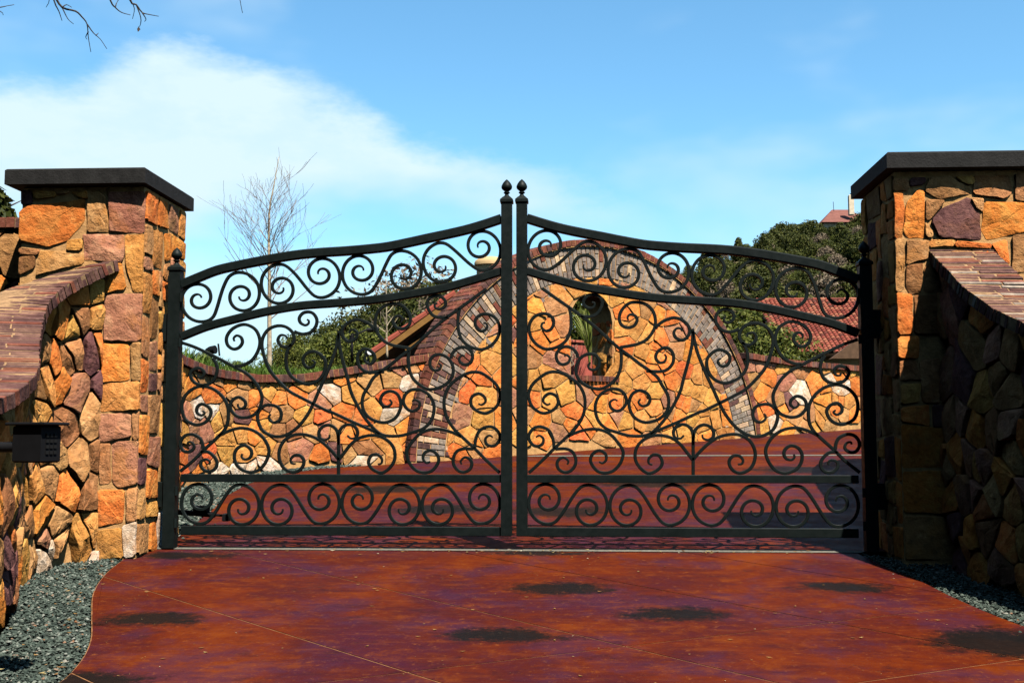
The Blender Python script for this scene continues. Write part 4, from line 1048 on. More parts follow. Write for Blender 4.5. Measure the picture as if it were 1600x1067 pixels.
def hinge_post(x, wall_x, zt, label):
    root = empty('hinge_post', (x, 0, 0), label, 'gate post', 'hinge posts of the drive gate')
    w = 0.094; b = MB(); b.box((x, 0, zt/2), (w, w, zt), None, 0.006); b.build('post', M['iron'], root)
    post_top(root, x, 0, zt, w)
    sg = 1 if wall_x > x else -1
    for z, h in ((1.74, 0.22), (0.42, 0.20)):
        b = MB(); b.box(((x+sg*w/2+wall_x+sg*0.03)/2, 0.01, z), (abs(wall_x+sg*0.03-x-sg*w/2), 0.06, h), None, 0.004); b.build('hinge_bracket', M['iron'], root)
    for z in (1.98, 1.62, 0.45, 0.20):
        b = MB(); b.tube([(x-sg*0.052, -0.035, z-0.035), (x-sg*0.052, -0.035, z+0.035)], [0.016, 0.016], 10); b.build('hinge_knuckle', M['iron'], root, smooth=True, angle=40)
hinge_post(-2.70, -2.82, 2.195, 'black finialed hinge post against the left pillar')
hinge_post(2.735, 2.86, 2.195, 'black finialed hinge post against the right pillar')
def opener():
    root = empty('gate_opener', (-2.45, 0.12, 0.25), 'black gate opener arm low behind the left leaf', 'gate opener')
    b = MB(); b.tube([(-2.72, 0.20, 0.27), (-2.38, 0.11, 0.255)], [0.022, 0.022], 10); b.build('motor_tube', M['black'], root, smooth=True, angle=40)
    b = MB(); b.tube([(-2.38, 0.11, 0.255), (-2.27, 0.075, 0.25)], [0.011, 0.011], 8); b.build('push_rod', M['black'], root, smooth=True, angle=40)
    b = MB(); b.box((-2.50, 0.145, 0.30), (0.12, 0.06, 0.05), ((0.97, -0.24, 0), (0.24, 0.97, 0), (0, 0, 1)), 0.008); b.build('motor_housing', M['black'], root)
    b = MB(); b.box((-2.27, 0.06, 0.24), (0.05, 0.07, 0.06), None, 0.006); b.build('bracket', M['black'], root)
opener()
def keypad():
    root = empty('keypad_stand', (-2.50, -3.72, gz(-3.72)), 'black entry keypad box on bent arm at left edge', 'keypad')
    b = MB(); pts = catmull([Vector(p) for p in ((-2.50, -3.72, gz(-3.72)-0.03), (-2.50, -3.72, 0.35), (-2.50, -3.72, 0.62), (-2.46, -3.735, 0.76), (-2.34, -3.76, 0.815), (-2.08, -3.80, 0.82))], 6)
    b.tube(pts, [0.024]*len(pts), 10); b.build('gooseneck', M['black'], root, smooth=True, angle=40)
    b = MB(); b.box((-2.50, -3.72, gz(-3.72)+0.002), (0.14, 0.14, 0.012), None, 0.002); b.build('base_plate', M['black'], root)
    c = Vector((-1.985, -3.80, 0.835)); ax = (Vector((0.94, -0.34, 0)), Vector((0.34, 0.94, 0)), Vector((0, 0, 1)))
    b = MB(); b.box(c, (0.17, 0.12, 0.17), ax, 0.008); bx = b.build('box', M['black'], root)
    b = MB(); b.box(c+Vector((0.0, 0.0, 0.092)), (0.235, 0.155, 0.014), ax, 0.004); b.build('hood', M['black'], root)
    b = MB()
    for i in range(3):
        for j in range(4): b.box(c+ax[0]*(0.088)+ax[1]*((i-1)*0.024)+Vector((0, 0, 0.04-j*0.026)), (0.006, 0.016, 0.016), ax)
    k = b.build('key', plain('dark_keys', (0.010, 0.010, 0.010), 0.5, 0.2), bx); tag(k, kind='stuff')
keypad()
# ================================================================== BANK, PLANTS, HOUSES, TREES
def bank():
    edge = [(-3.75, 1.2), (-4.02, 2.7), (-4.05, 3.7), (-3.88, 4.65), (-3.60, 5.25), (-3.15, 5.85), (-2.62, 6.2), (-2.0, 6.6), (-1.2, 7.3), (0.0, 8.3), (3.0, 10.9)]
    zs = [1.9, 1.86, 1.74, 1.60, 1.56, 1.58, 1.66, 1.7, 1.6, 1.4, 1.1]
    vs = []; fs = []; n = len(edge)
    for k, d in enumerate((0, 0.8, 2.5, 6, 14, 40)):
        for (x, y), z in zip(edge, zs):
            vs.append((x-d*0.75, y+d, z+(0.10 if k == 1 else 0)+d*0.022))
    for k in range(5):
        for i in range(n-1): fs.append((k*n+i, k*n+i+1, (k+1)*n+i+1, (k+1)*n+i))
    o = solid('bank', vs, fs, M['soil'], at=(0, 0, 0), smooth=True)
    b = bmesh.new(); b.from_mesh(o.data)
    for f in b.faces:
        if f.normal.z < 0: f.normal_flip()
    b.to_mesh(o.data); b.free(); tag(o, kind='structure')
    rng = random.Random(51); vs = []; fs = []
    for k in range(6500):
        t = rng.random()*(n-4); i = int(t); f = t-i
        x = edge[i][0]+(edge[i+1][0]-edge[i][0])*f; y = edge[i][1]+(edge[i+1][1]-edge[i][1])*f; z = zs[i]+(zs[i+1]-zs[i])*f
        d = rng.random()**1.6*2.6; x -= d*0.75; y += d; z += min(0.10, d*0.125)+d*0.022
        h = rng.uniform(0.06, 0.20)*(1.35 if t < 5 else 0.6); a = rng.uniform(0, 6.28); w = rng.uniform(0.006, 0.014); l = rng.gauss(0, 0.35)*h; m = rng.gauss(0, 0.35)*h
        b = len(vs); ca, sa = math.cos(a)*w, math.sin(a)*w
        vs += [(x-ca, y-sa, z-0.02), (x+ca, y+sa, z-0.02), (x+ca*0.7+l*0.4, y+sa*0.7+m*0.4, z+h*0.6), (x-ca*0.7+l*0.4, y-sa*0.7+m*0.4, z+h*0.6), (x+l, y+m, z+h)]
        fs += [(b, b+1, b+2, b+3), (b+3, b+2, b+4)]
    tag(solid('grass', vs, fs, M['grass'], at=(0, 0, 0)), 'fresh green grass on the bank above the curved court wall', 'grass', kind='stuff')
bank()
# ---------------- foliage meshes
def leaf_quads(vs, fs, c, rad, n, size, rng, shell=0.55):
    for _ in range(n):
        while True:
            d = Vector((rng.uniform(-1, 1), rng.uniform(-1, 1), rng.uniform(-1, 1)))
            if 0.05 < d.length <= 1: break
        r = d.length; d = d/r*(shell+(1-shell)*r if rng.random() < 0.75 else r)
        p = Vector(c)+Vector((d.x*rad[0], d.y*rad[1], d.z*rad[2]))
        u = Vector((rng.gauss(0, 1), rng.gauss(0, 1), rng.gauss(0, 1))).normalized(); nrm = (d.normalized()+Vector((rng.gauss(0, .6), rng.gauss(0, .6), rng.gauss(0.3, .6)))).normalized()
        a = u.cross(nrm)
        if a.length < 1e-3: continue
        a.normalize(); b = nrm.cross(a); s = size*rng.uniform(0.6, 1.5); k = len(vs)
        vs += [p-a*s, p-b*s*0.45, p+a*s*1.1, p+b*s*0.45]; fs.append((k, k+1, k+2, k+3))
def crown_mesh(seed, H, W, n_blobs, n_leaf, size, mat, low=0.12, conic=0.0):
    rng = random.Random(seed); vs = []; fs = []
    for k in range(n_blobs):
        t = (k+0.5)/n_blobs; z = H*(low+(0.9-low)*t)+rng.uniform(-0.05, 0.05)*H
        prof = (1-t)**0.7 if conic else math.sin(math.pi*(0.18+0.76*t))**0.8
        a = k*2.4+rng.uniform(-0.4, 0.4); rr = W/2*prof*rng.uniform(0.25, 0.75)
        br = W*rng.uniform(0.15, 0.27)*(0.6+0.5*prof)
        leaf_quads(vs, fs, (rr*math.cos(a), rr*math.sin(a), z), (br, br, br*rng.uniform(0.6, 0.9)), n_leaf, size, rng)
    me = mesh(vs, fs, mat); me.name = 'crown'; return me
def trunk_mesh(seed, H, r, mat, low=0.6):
    rng = random.Random(seed); b = MB()
    pts = [Vector((rng.uniform(-0.04, 0.04)*H*i/4, rng.uniform(-0.04, 0.04)*H*i/4, -0.25+H*0.8*i/4)) for i in range(5)]
    b.tube(pts, [r*(1.15-0.24*i) for i in range(5)], 7)
    for k in range(6):
        p = pts[2]+(pts[4]-pts[2])*rng.random(); a = rng.uniform(0, 6.28)
        q = p+Vector((math.cos(a)*0.2, math.sin(a)*0.2, 0.16))*H
        b.tube([p, (p+q)/2+Vector((0, 0, 0.02*H)), q], [r*0.4, r*0.28, r*0.1], 5)
    me = mesh(b.v, b.f, mat, True); me.name = 'trunk'; return me
TR = {}
def protos():
    TR['oakfine'] = [(crown_mesh(65+i, 4.6, 5.4, 46, 300, 0.085, M['leaf_dark']), trunk_mesh(60+i, 4.0, 0.14, M['darkbark'])) for i in range(2)]
    TR['brushfine'] = [(crown_mesh(95+i, 3.4, 4.0, 34, 150, 0.06, M['leaf_grey']), trunk_mesh(90+i, 3.0, 0.09, M['twig'])) for i in range(2)]
    TR['oak'] = [(crown_mesh(60+i, 4.6, 4.6, 34, 120, 0.17, M['leaf_dark']), trunk_mesh(60+i, 4.0, 0.14, M['darkbark'])) for i in range(3)]
    TR['cedar'] = [(crown_mesh(70+i, 5.0, 3.3, 32, 110, 0.17, M['leaf_dark'], 0.06, 1.0), trunk_mesh(70+i, 5.0, 0.10, M['darkbark'])) for i in range(2)]
    TR['bush'] = [(crown_mesh(80+i, 3.2, 3.6, 36, 300, 0.065, M['leaf_mid']), trunk_mesh(80+i, 2.6, 0.09, M['darkbark'])) for i in range(2)]
    TR['brush'] = [(crown_mesh(90+i, 3.4, 4.0, 26, 90, 0.13, M['leaf_grey']), trunk_mesh(90+i, 3.0, 0.09, M['twig'])) for i in range(2)]
protos()
def plant_tree(kind, at, size, label, group=None, rot=0.0, squash=1.0, whole=True, name='tree', cat='tree', v=0):
    c, t = TR[kind][v % len(TR[kind])]
    if whole:
        root = empty(name, at, label, cat, group); root.rotation_euler.z = rot
        for nm, me in (('crown', c), ('trunk', t)):
            o = bpy.data.objects.new(nm, me); col.objects.link(o); o.parent = root; o.scale = (size, size, size*squash)
        return root
    o = bpy.data.objects.new(name, c); col.objects.link(o); o.location = at; o.scale = (size, size, size*squash); o.rotation_euler.z = rot
    return tag(o, label, cat, group)
def on_ground(px, Y):
    p = sv(px, 600, Y); return p.x
# trees seen over the left court wall
LEFT = [('oak', 512, 44, 512, 0.62, 'dark round evergreen leftmost in the group behind left wall'), ('oak', 552, 44, 492, 1.0, 'tall dark evergreen behind the black pole above left wall'),
        ('oak', 606, 44, 472, 0.95, 'dark evergreen behind the thin sapling'), ('oak', 655, 42, 456, 1.0, 'dark evergreen just left of the low tiled roof'),
        ('bush', 462, 30, 526, 0.7, 'olive bush low on the bank right of bare tree'), ('bush', 580, 30, 512, 0.6, 'olive green bush in front of the dark evergreens'), ('brush', 648, 60, 424, 1.0, 'grey leafless tree rising behind the evergreens'),
        ('bush', 520, 32, 520, 0.6, 'mid green bush left of the black pole'), ('oak', 704, 44, 446, 1.0, 'dark evergreen behind the roof of left house'), ('brush', 690, 30, 462, 0.55, 'grey leafless shrub between roof and evergreens')]
for i, (k, px, Y, ytop, s, lab) in enumerate(LEFT):
    k = {'oak': 'oakfine', 'brush': 'brushfine'}.get(k, k)
    top = sv(px, ytop, Y); H = {'oakfine': 4.6, 'brushfine': 3.4, 'cedar': 5.0, 'bush': 3.2, 'brush': 3.4}[k]
    base = 1.6+(Y-6)*0.022; s = max(0.3, (top.z-base)/(H*0.97))
    plant_tree(k, (top.x, Y, base), s, lab, 'trees over the left court wall', rot=i*1.3, v=i)
plant_tree('cedar', tuple(sv(8, 440, 5.0)-Vector((0.3, 0, 1.2))), 0.52, 'yellow green conifer top at left edge behind pillar', rot=1.0)
for px, Y, s, lab in ((318, 9.0, 0.16, 'small green shrub on bank right of hinge post'), (372, 12.0, 0.16, 'low green shrub on bank left of bare tree trunk'), (450, 10, 0.22, 'leafy low shrub on bank just right of bare tree trunk')):
    p = sv(px, 565, Y); plant_tree('bush', (p.x, Y, 1.62+(Y-5)*0.022), s, lab, 'low shrubs on the bank', rot=px, name='shrub', cat='shrub')
# near shrubs over the right wall
for i, (k, px, Y, s, lab) in enumerate([('bush', 1150, 24, 1.05, 'bright green tree against the right shoulder of arch'), ('bush', 1205, 21, 0.80, 'bright green tree left of the red tiled roof'), ('bush', 1090, 30, 0.85, 'green tree behind the arch crown at right'),
        ('oakfine', 1130, 58, 0.95, 'dark tree above the bright green tree at right'), ('oakfine', 1225, 60, 1.15, 'dark tree behind upper end of the tiled roof'), ('cedar', 1290, 58, 1.0, 'dark cedar above the tiled roof'), ('oakfine', 1340, 62, 1.0, 'dark tree above the tiled roof beside right pillar'), ('oakfine', 1040, 46, 0.62, 'dark tree behind the right gate band'), ('bush', 1270, 55, 0.95, 'olive bush right behind the tiled roof ridge')]):
    x = on_ground(px, Y); plant_tree(k, (x, Y, terrain(x, Y)-0.1), s, lab, 'trees behind the right wall', rot=i*2.1, v=i)
# the wooded hill
def hill_woods():
    rng = random.Random(71); placed = []
    tries = 0
    while len(placed) < 370 and tries < 8000:
        tries += 1
        px = rng.uniform(900, 1430) if rng.random() < 0.74 else rng.uniform(1430, 2000); Y = 56+rng.random()**0.8*148
        x = on_ground(px, Y)
        if any((x-a)**2+(Y-b)**2 < 9 for a, b in placed): continue
        if 1285 < px < 1365 and 168 < Y < 199: continue
        placed.append((x, Y)); r = rng.random()
        k = 'oak' if r < 0.36 else 'cedar' if r < 0.50 else 'brush' if r < 0.74 else 'bush'
        lab = {'oak': 'dark round evergreen on the far hillside', 'cedar': 'dark pointed cedar on the far hillside', 'brush': 'grey leafless thicket on the far hillside', 'bush': 'olive green bush on the far hillside'}[k]
        s = rng.uniform(0.5, 0.95)
        plant_tree(k, (x, Y, terrain(x, Y)-0.3), s, lab, lab.replace(' on the far hillside', ' crowd on the far hillside'), rot=rng.uniform(0, 6.28), squash=rng.uniform(0.8, 1.1), whole=False, v=rng.randrange(3))
hill_woods()
for i, (px, Y, s) in enumerate(((1274, 184, 1.05), (1290, 180, 0.75), (1306, 176, 0.7), (1322, 174, 0.7), (1338, 178, 0.75), (1352, 186, 1.0), (1364, 186, 1.1), (1262, 190, 1.0), (1244, 188, 1.0), (1225, 192, 1.1))):
    x = on_ground(px, Y); plant_tree('oak', (x, Y, terrain(x, Y)-0.3), s, 'dark round evergreen on the far hillside', 'dark round evergreen crowd on the far hillside', rot=i*1.7, whole=False, v=i)

# ---------------- roofs
def tiles(parent, O, U, V, length, depth, w=0.21, e=0.30, seed=1, name='roof_tiles'):
    rng = random.Random(seed); O, U, V = Vector(O), Vector(U).normalized(), Vector(V).normalized(); N = U.cross(V)
    if N.z < 0: N = -N
    nc, nr = int(length/w), int(depth/e); vs = []; fs = []
    for r in range(nr):
        for c in range(nc):
            b = len(vs); lift = 0.012+rng.uniform(0, 0.006); sh = rng.uniform(-0.006, 0.006)
            for q, (vv, rr, zz) in enumerate(((0.0, w*0.50, lift+0.022), (e*1.08, w*0.44, lift))):
                for k in range(6):
                    a = math.pi*k/5; vs.append(O+U*((c+0.5)*w-rr*math.cos(a)+sh)+V*(r*e+vv)+N*(rr*0.85*math.sin(a)+zz))
            for k in range(5): fs.append((b+k, b+k+1, b+6+k+1, b+6+k))
    o = solid(name, vs, fs, M['tile'], parent, smooth=True, angle=50); tag(o, kind='stuff'); return o
def slab3(mb, O, U, V, l, d, t):
    N = Vector(U).cross(Vector(V)).normalized()
    if N.z < 0: N = -N
    O, U, V = Vector(O), Vector(U).normalized(), Vector(V).normalized()
    p = [O, O+U*l, O+U*l+V*d, O+V*d]; mb.add(p+[q-N*t for q in p], [(0,1,2,3),(7,6,5,4),(0,4,5,1),(1,5,6,2),(2,6,7,3),(3,7,4,0)])
def right_house():
    e0 = sv(1222, 553, 42.0); rd = sv(1238, 470, 49.0)
    root = empty('house', (e0.x+5, 46, terrain(e0.x+5, 46)), 'house with red barrel tile roof behind right garden wall', 'house')
    U = Vector((1, 0.0, -0.0)); V = Vector((0, rd.y-e0.y, rd.z-e0.z)); d = V.length
    tiles(root, e0, U, V, 11.5, d, seed=5)
    b = MB(); slab3(b, e0, U, V, 11.5, d, 0.10); b.build('roof_deck', M['wood'], root)
    b = MB(); slab3(b, Vector((e0.x, 2*rd.y-e0.y, e0.z)), U, Vector((0, -V.y, V.z)), 11.5, d, 0.10); b.build('rear_roof', M['tile'], root)
    b = MB(); z0 = terrain(e0.x, 45); b.box((e0.x+5.9, 49.0, (z0+e0.z+0.05)/2-0.2), (10.8, 12.0, e0.z-z0+0.3)); b.build('wall', M['stucco'], root)
    n = 0; r = MB(); x = e0.x
    while x < e0.x+11.5:
        r.tube([(x, rd.y, rd.z+0.06), (x+0.34, rd.y, rd.z+0.05)], [0.10, 0.085], 8); x += 0.31
    r.build('ridge_tiles', M['tile'], root, smooth=True, angle=40)
    # lower porch roof to the left
    p0 = sv(1128, 556, 40.0); p1 = sv(1132, 519, 44.0); V2 = Vector((0, p1.y-p0.y, p1.z-p0.z))
    tiles(root, p0, U, V2, e0.x-p0.x+0.1, V2.length, seed=6, name='porch_tiles')
    b = MB(); slab3(b, p0-Vector((0, 0, 0.005)), U, V2, e0.x-p0.x+0.05, V2.length, 0.08); b.build('porch_deck', M['wood'], root)
    b = MB(); b.box(((p0.x+e0.x)/2+0.2, 43.4, p0.z/2+0.4), (e0.x-p0.x-0.5, 5.0, p0.z-0.9)); b.build('porch_wall', M['stucco'], root)
    # a gable end in front at the right, its shade put into the dark colour
    g = MB(); gx0, gx1 = sv(1300, 560, 39.0), sv(1400, 560, 39.0); ap = sv(1352, 520, 39.0)
    g.add([gx0, gx1, ap, gx0+Vector((0, .6, 0)), gx1+Vector((0, .6, 0)), ap+Vector((0, .6, 0))], [(0,1,2),(5,4,3),(0,3,4,1),(1,4,5,2),(2,5,3,0)]); g.build('gable', M['wood'], root)
right_house()
def left_house():
    Y = 11.5; a = sv(584, 552, Y); b_ = sv(722, 452, Y)
    root = empty('house', (a.x+1.2, Y+2, 1.6), 'low house with tiled gable edge and domed chimney left of arch', 'house')
    V = (b_-a).normalized(); d = (b_-a).length-0.02; U = Vector((0, 1, 0))
    m = MB(); slab3(m, a+Vector((0, 0.0, -0.03)), U, V, 4.0, d, 0.09); m.build('roof_deck', M['wood'], root)
    tiles(root, a+Vector((0, 0.1, 0)), U, V, 3.9, d, seed=8)
    f = MB(); N = Vector((-V.z, 0, V.x)); ax = (V, Vector((0, 1, 0)), N)
    f.box(a+V*d/2-N*0.075+Vector((0, -0.03, 0)), (d, 0.05, 0.10), ax); f.build('fascia', M['fascia'], root)
    q = 0.0; rng = random.Random(3)
    while q < d-0.2:                      # the row of rake tiles along the gable edge
        t = MB(); p = a+V*q+N*0.01; t.tube([p+Vector((0, 0.02, 0.02)), p+V*0.33+Vector((0, 0.02, 0.005))], [0.075, 0.065], 8); t.build('rake_tile', M['tile'], root, smooth=True, angle=40); q += 0.30
    w = MB(); z0 = 1.4; pts = [(a.x+0.55, Y+0.45), (b_.x+0.15, Y+0.45)]
    zt = lambda x: a.z+(x-a.x)*V.z/V.x-0.16
    w.add([(pts[0][0], Y+0.45, z0), (pts[1][0], Y+0.45, z0), (pts[1][0], Y+0.45, zt(pts[1][0])), (pts[0][0], Y+0.45, zt(pts[0][0])),
           (pts[0][0], Y+3.8, z0), (pts[1][0], Y+3.8, z0), (pts[1][0], Y+3.8, zt(pts[1][0])), (pts[0][0], Y+3.8, zt(pts[0][0]))], [(0,1,2,3),(5,4,7,6),(0,3,7,4),(1,5,6,2),(3,2,6,7)])
    w.build('wall', M['wood'], root)
    # lean-to roof in front, low, catching the sun
    l0 = sv(632, 545, 9.6); l1 = sv(700, 516, 10.6)
    m = MB(); slab3(m, l0, (l1-l0)*Vector((1, 0, 1)), Vector((0.1, 1.4, 0.25)), 1.2, 1.3, 0.06); m.build('lean_to_roof', M['fascia'], root)
    c0 = sv(741, 440, 16); c1 = sv(792, 440, 16); top = sv(766, 402, 16); r = (c1.x-c0.x)/2
    ch = MB(); ch.lathe(((c0.x+c1.x)/2, 16, 1.5), [(r*0.86, 0), (r*0.86, top.z-1.5-0.20), (r*1.0, top.z-1.5-0.19), (r*1.0, top.z-1.5-0.13), (r*0.93, top.z-1.5-0.08), (r*0.72, top.z-1.5-0.03), (r*0.4, top.z-1.5), (0.01, top.z-1.5+0.005)], 24)
    ch.build('chimney', M['stucco'], root, smooth=True, angle=40)
left_house()
def hill_house():
    Y = 188.0; p = sv(1318, 340, Y); k = Y+9
    u = k/1800
    root = empty('house', (p.x, Y, p.z-3), 'distant house with brown hip roof and pale chimney on hilltop', 'house')
    def P(x, y, dy=0): return sv(x, y-9, Y)+Vector((0, dy, 0))
    b = MB(); b.add([P(1284, 356), P(1362, 356), P(1362, 356, 12), P(1284, 356, 12), P(1312, 326, 6), P(1340, 326, 6)], [(0,1,5,4),(1,2,5),(2,3,4,5),(3,0,4),(3,2,1,0)]); b.build('roof', M['rooffar'], root)
    b = MB(); q = P(1324, 372, 6); b.box((q.x, q.y, q.z), (66*u, 10, 34*u)); w = b.build('wall', M['cream'], root)
    for x in (1296, 1312, 1330, 1346):
        c = P(x, 372, 0.95); b = MB(); b.box(c, (7*u, 0.1, 12*u)); b.build('window', M['glass'], root)
    b = MB(); c = P(1332, 328, 1.0); b.box(c, (7.6*u, 1.0, 32*u), None, 0.08); ch = b.build('chimney', M['cream'], root)
    b = MB(); c = P(1332, 311.2, 1.0); b.box(c, (3*u, 0.5, 2.6*u)); b.build('chimney_pot', M['black'], ch)
    b = MB(); b.tube([P(1311, 332, 4), P(1310, 317, 4)], [0.05, 0.05], 5); b.build('aerial', M['black'], root)
hill_house()

# ---------------- bare trees
def grow(mb, p, d, L, r, rng, depth, up=0.25, spread=0.5, minr=0.003):
    n = 4; pts = [p]; rads = [r]; q = Vector(p); dd = Vector(d).normalized()
    for i in range(n):
        dd = (dd+Vector((rng.gauss(0, .10), rng.gauss(0, .10), rng.gauss(up*0.12, .07)))).normalized(); q = q+dd*L/n
        pts.append(q.copy()); rads.append(max(minr, r*(1-0.62*(i+1)/n)))
    mb.tube(pts, rads, 5 if r > 0.012 else 4, False)
    if depth <= 0: return
    for k in range(rng.choice((2, 3, 3, 4))):
        t = rng.uniform(0.25, 0.98); i = min(n-1, int(t*n)); o = pts[i]+(pts[i+1]-pts[i])*(t*n-i)
        a = rng.uniform(0, 6.28); side = Vector((math.cos(a), math.sin(a), rng.uniform(-0.1, 0.5)))
        grow(mb, o, dd*(1-spread)+side*spread, L*rng.uniform(0.45, 0.75), max(minr, rads[i]*0.6), rng, depth-1, up, spread, minr)
def bare_tree():
    rng = random.Random(81); Y = 7.0; b0 = sv(422, 560, Y); t0 = sv(432, 340, Y)
    root = empty('bare_tree', (b0.x, Y, 1.65), 'leafless pale barked young tree on bank behind left leaf', 'tree')
    pts = [Vector((b0.x, Y, 1.55)), sv(421, 500, Y), sv(421, 440, Y), sv(420, 395, Y), sv(421, 330, Y), sv(428, 290, Y), sv(436, 245, Y)]
    c = catmull(pts, 4); b = MB(); b.tube(c, [0.036*(1-0.97*(i/(len(c)-1))**0.8)+0.0025 for i in range(len(c))], 8); b.build('trunk', M['bark'], root, smooth=True)
    n = 0
    for k in range(34):
        t = rng.uniform(0.20, 0.80); i = int(t*(len(c)-1)); p = c[i]; a = rng.uniform(0, 6.28)
        L = (1.08-0.85*t)*rng.uniform(0.7, 1.25); d = Vector((math.cos(a)*0.8, math.sin(a)*0.8, 0.62+0.4*t))
        m = MB(); grow(m, p, d, L, 0.010*(1.15-t), rng, 2, 0.45, 0.42, 0.0018); m.build('branch', M['twig'], root, smooth=True)
bare_tree()
def sapling():
    rng = random.Random(82); Y = 8.2; root = empty('bare_sapling', (sv(605, 550, Y).x, Y, 1.7), 'thin leafless sapling in front of evergreens left of roof', 'tree')
    pts = [sv(605, 560, Y), sv(604, 520, Y), sv(604, 470, Y), sv(603, 435, Y)]; c = catmull(pts, 5)
    b = MB(); b.tube(c, [0.020*(1-0.8*i/(len(c)-1)) for i in range(len(c))], 6); b.build('trunk', M['bark'], root, smooth=True)
    for k in range(12):
        p = c[rng.randrange(3, len(c)-1)]; a = rng.uniform(0, 6.28); m = MB()
        grow(m, p, Vector((math.cos(a), math.sin(a), 0.8)), rng.uniform(0.18, 0.4), 0.006, rng, 1, 0.3, 0.4, 0.0025); m.build('branch', M['bark'], root, smooth=True)
sapling()
def overhang():
    """the big bare tree at the left whose outer twigs hang into the sky"""
    rng = random.Random(83); Y = -4.2
    root = empty('bare_tree', (-4.6, -5.2, gz(-5.2)), 'leafless tree outside left edge, twig tips hanging into the sky', 'tree')
    def P(x, y, dy=0.0): return sv(x, y, Y+dy)
    b = MB(); tr = catmull([Vector((-4.6, -5.2, -0.6)), Vector((-4.55, -5.1, 1.2)), Vector((-4.4, -5.0, 2.6)), Vector((-4.1, -4.8, 4.2)), Vector((-4.0, -4.7, 5.6))], 4)
    b.tube(tr, [0.13*(1-0.75*i/(len(tr)-1)) for i in range(len(tr))], 9); b.build('trunk', M['darkbark'], root, smooth=True)
    tw = [[(40, -150), (70, -60), (84, 0), (92, 18), (97, 33)], [(84, -8), (97, 12), (118, 18), (128, 27), (136, 38), (138, 58), (142, 82)], [(136, 38), (146, 52), (157, 62), (167, 77)], [(97, 12), (106, 30), (115, 38)], [(74, -30), (77, 0), (72, 12)],
          [(120, -150), (150, -60), (172, 0), (180, 12), (190, 20), (204, 24)], [(190, -60), (203, 0), (213, 8), (222, 20), (232, 23), (248, 26)], [(213, 8), (220, 28), (219, 40), (216, 43)], [(204, 0), (210, 14), (207, 30)], [(180, 12), (184, 2), (200, -20)],
          [(-60, 20), (0, 12), (10, 10), (22, 8)], [(-40, 0), (0, 18), (5, 24)], [(340, -160), (368, -50), (375, 0), (379, 21)], [(138, 50), (134, 58), (136, 62)], [(150, 56), (154, 52)], [(222, 20), (228, 30), (226, 34)], [(97, 12), (104, 8), (112, 12)]]
    for k, t in enumerate(tw):
        dy = (k % 5-2)*0.16; pts = catmull([P(x, y, dy+0.02*i) for i, (x, y) in enumerate(t)], 3); n = len(pts)
        m = MB(); r0 = 0.0052 if len(t) > 4 else 0.003
        m.tube(pts, [max(0.0014, r0*(1-0.75*i/(n-1))) for i in range(n)], 5); m.build('twig', M['darkbark'], root, smooth=True)
    for k, (a, c) in enumerate(((Vector((-4.3, -4.95, 3.0)), P(60, -140)), (Vector((-4.1, -4.8, 4.0)), P(150, -150)), (Vector((-4.1, -4.8, 4.2)), P(340, -160)), (Vector((-4.35, -5.0, 2.8)), P(-60, 10)))):
        mid = (a+c)/2+Vector((0, 0, 0.35)); pts = catmull([a, mid, c], 6); m = MB(); m.tube(pts, [0.04*(1-0.8*i/(len(pts)-1)) for i in range(len(pts))], 6)
        m.build('branch', M['darkbark'], root, smooth=True)
    for k in range(10):
        a = rng.uniform(-0.6, 1.6); m = MB(); p = tr[rng.randrange(8, len(tr))]
        grow(m, p, Vector((math.cos(a), math.sin(a), 0.55)), rng.uniform(1.2, 2.0), 0.035, rng, 2, 0.3, 0.5, 0.005); m.build('branch', M['darkbark'], root, smooth=True)
    m = MB(); p = P(217, 42, 0.0); m.add([p, p+Vector((0.006, 0.004, -0.012)), p+Vector((-0.002, -0.004, -0.026)), p+Vector((-0.009, 0.002, -0.010))], [(0, 1, 2, 3)]); m.build('dead_leaf', M['darkbark'], root)
overhang()

# ---------------- small things
def floodlight(px, py, Y, w, label, aim=(0.6, -0.8), lens=True):
    p = sv(px, py, Y); root = empty('flood_light', (p.x, Y, p.z-0.25), label, 'flood light', 'flood lights along the court wall')
    b = MB(); b.tube([(p.x, Y, p.z-0.35), (p.x, Y, p.z-0.02)], [0.012, 0.012], 8); b.build('stake', M['black'], root, smooth=True)
    a = Vector((aim[0], aim[1], 0.1)).normalized(); m = MB()
    m.tube([p-a*w*0.7, p-a*w*0.2, p+a*w*0.6], [w*0.30, w*0.5, w*0.55], 12); m.build('lamp_body', M['black'], root, smooth=True, angle=40)
    if lens:
        l = MB(); l.tube([p+a*w*0.605, p+a*w*0.63], [w*0.46, w*0.42], 12); l.build('lens', M['lens'], root)
floodlight(575, 551, 6.9, 0.09, 'black flood light with pale lens on wall beside sapling')
floodlight(330, 547, 5.4, 0.10, 'black flood light in the grass near hinge post', (0.9, -0.2), False)
def light_pole():
    Y = 7.4; root = empty('light_pole', (sv(550, 560, Y).x, Y, 1.7), 'black pole with slanting arm above left court wall', 'light pole')
    b = MB(); b.tube([sv(550, 566, Y), sv(550, 522, Y)], [0.018, 0.018], 8); b.build('pole', M['black'], root, smooth=True)
    b = MB(); b.tube([sv(546, 526, Y), sv(560, 521, Y), sv(576, 514, Y)], [0.016, 0.013, 0.016], 8); b.build('arm', M['black'], root, smooth=True)
    b = MB(); b.tube([sv(574, 516, Y), sv(592, 514, Y)], [0.035, 0.028], 10); b.build('lamp_head', M['black'], root, smooth=True, angle=40)
    b = MB(); b.tube([sv(550, 528, Y)+Vector((0, 0, -0.04)), sv(550, 528, Y)+Vector((0, 0, 0.04))], [0.035, 0.035], 10); b.build('collar', M['black'], root, smooth=True, angle=40)
light_pole()
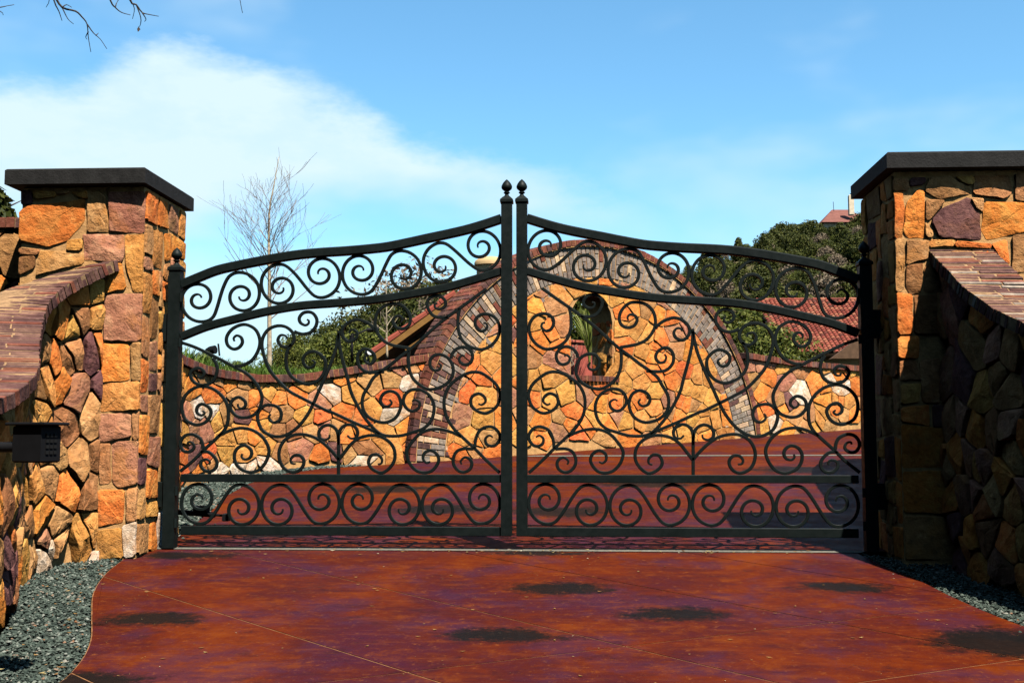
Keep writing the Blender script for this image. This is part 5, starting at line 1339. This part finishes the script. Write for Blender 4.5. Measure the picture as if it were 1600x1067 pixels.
def stake():
    Y = 5.4; root = MB(); root.tube([sv(343, 556, Y), sv(341, 537, Y)], [0.012, 0.012], 6)
    tag(root.build('garden_stake', M['black']), 'short black stake in grass right of flood light', 'stake')
stake()
def yucca():
    rng = random.Random(91); base = sv(921, 572, 11.5)
    root = empty('spiky_plant', base, 'yellow green spiky plant seen through the little arched window', 'plant')
    for j in range(3):
        vs = []; fs = []
        for k in range(36):
            a = rng.uniform(0, 6.28); lean = rng.uniform(0.05, 0.55); L = rng.uniform(0.6, 1.35); w = rng.uniform(0.010, 0.018); pts = []
            for i in range(5):
                t = i/4; pts.append(base+Vector((math.cos(a)*lean*L*t*t, math.sin(a)*lean*L*t*t, L*t*(1-0.25*lean*t))))
            sx = Vector((-math.sin(a), math.cos(a), 0))*w; b = len(vs)
            for i, p in enumerate(pts):
                kk = 1-0.85*i/4; vs += [p-sx*kk, p+sx*kk]
            for i in range(4): fs.append((b+2*i, b+2*i+1, b+2*i+3, b+2*i+2))
        o = solid('leaves', vs, fs, M['yucca'], root, at=base); tag(o, kind='stuff')
yucca()
def window_shrub():
    rng = random.Random(92); c = A3(OP[0]+0.12, 0, -0.30); base = Vector((c.x, c.y, OP[2]-0.01)); root = empty('dry_shrub', base, 'grey leafless shrub in lower left corner of the little window', 'shrub')
    for k in range(9):
        a = rng.uniform(0, 6.28); m = MB(); grow(m, base, Vector((math.cos(a)*0.4, math.sin(a)*0.4, 1)), rng.uniform(0.28, 0.5), 0.008, rng, 2, 0.2, 0.5, 0.003); m.build('stem', M['bark'], root, smooth=True)
    p = sv(912, 545, 14.5); plant_tree('bush', (p.x, p.y, p.z-0.7), 0.72, 'leafy green bush filling the little window behind the spikes', name='shrub', cat='shrub', rot=0.4)
window_shrub()

def red_wall():
    c = sv(912, 560, 12.4); root = empty('planter', (c.x, c.y, 1.0), 'red clay planter wall seen low through the little window', 'planter')
    b = MB(); b.box((c.x, c.y, 1.85), (1.5, 0.4, 1.5), (AU, AN, (0, 0, 1)), 0.02); b.build('box', plain('red_clay', (0.30, 0.07, 0.05), 0.8, 0.35, 9, 0.4), root)
    b = MB(); b.box((c.x, c.y, 2.625), (1.56, 0.46, 0.05), (AU, AN, (0, 0, 1)), 0.01); b.build('rim', plain('red_clay_rim', (0.34, 0.09, 0.06), 0.8, 0.3, 9, 0.4), root)
red_wall()
def sky_block_woods():
    """unseen trees added behind and left of the viewpoint to block the low sky"""
    rng = random.Random(99); vs = []; fs = []
    for k in range(42):
        a = R(-102+134*k/41+rng.uniform(-2, 2)); d = rng.uniform(8.6, 10.2) if a < R(-38) else rng.uniform(12.5, 17)
        x, y = 0.5+math.sin(a)*d, -4.0-math.cos(a)*d; H = rng.uniform(16, 18.5) if a < R(-38) else rng.uniform(9, 12.5)
        for q in range(26):
            z = H*(0.06+0.9*q/25); w = 2.6*math.sin(math.pi*(0.2+0.75*q/25)); e = rng.uniform(0, 6.28); r = w*rng.uniform(0.2, 0.8)
            leaf_quads(vs, fs, (x+r*math.cos(e), y+r*math.sin(e), gz(y)+z), (1.3, 1.3, 1.0), 60, 0.36, rng)
    tag(solid('sky_block_trees', vs, fs, M['leaf_dark'], at=(0, 0, 0)), 'unseen tall trees added behind the viewpoint to block skylight', 'sky_block_trees', kind='stuff')
sky_block_woods()
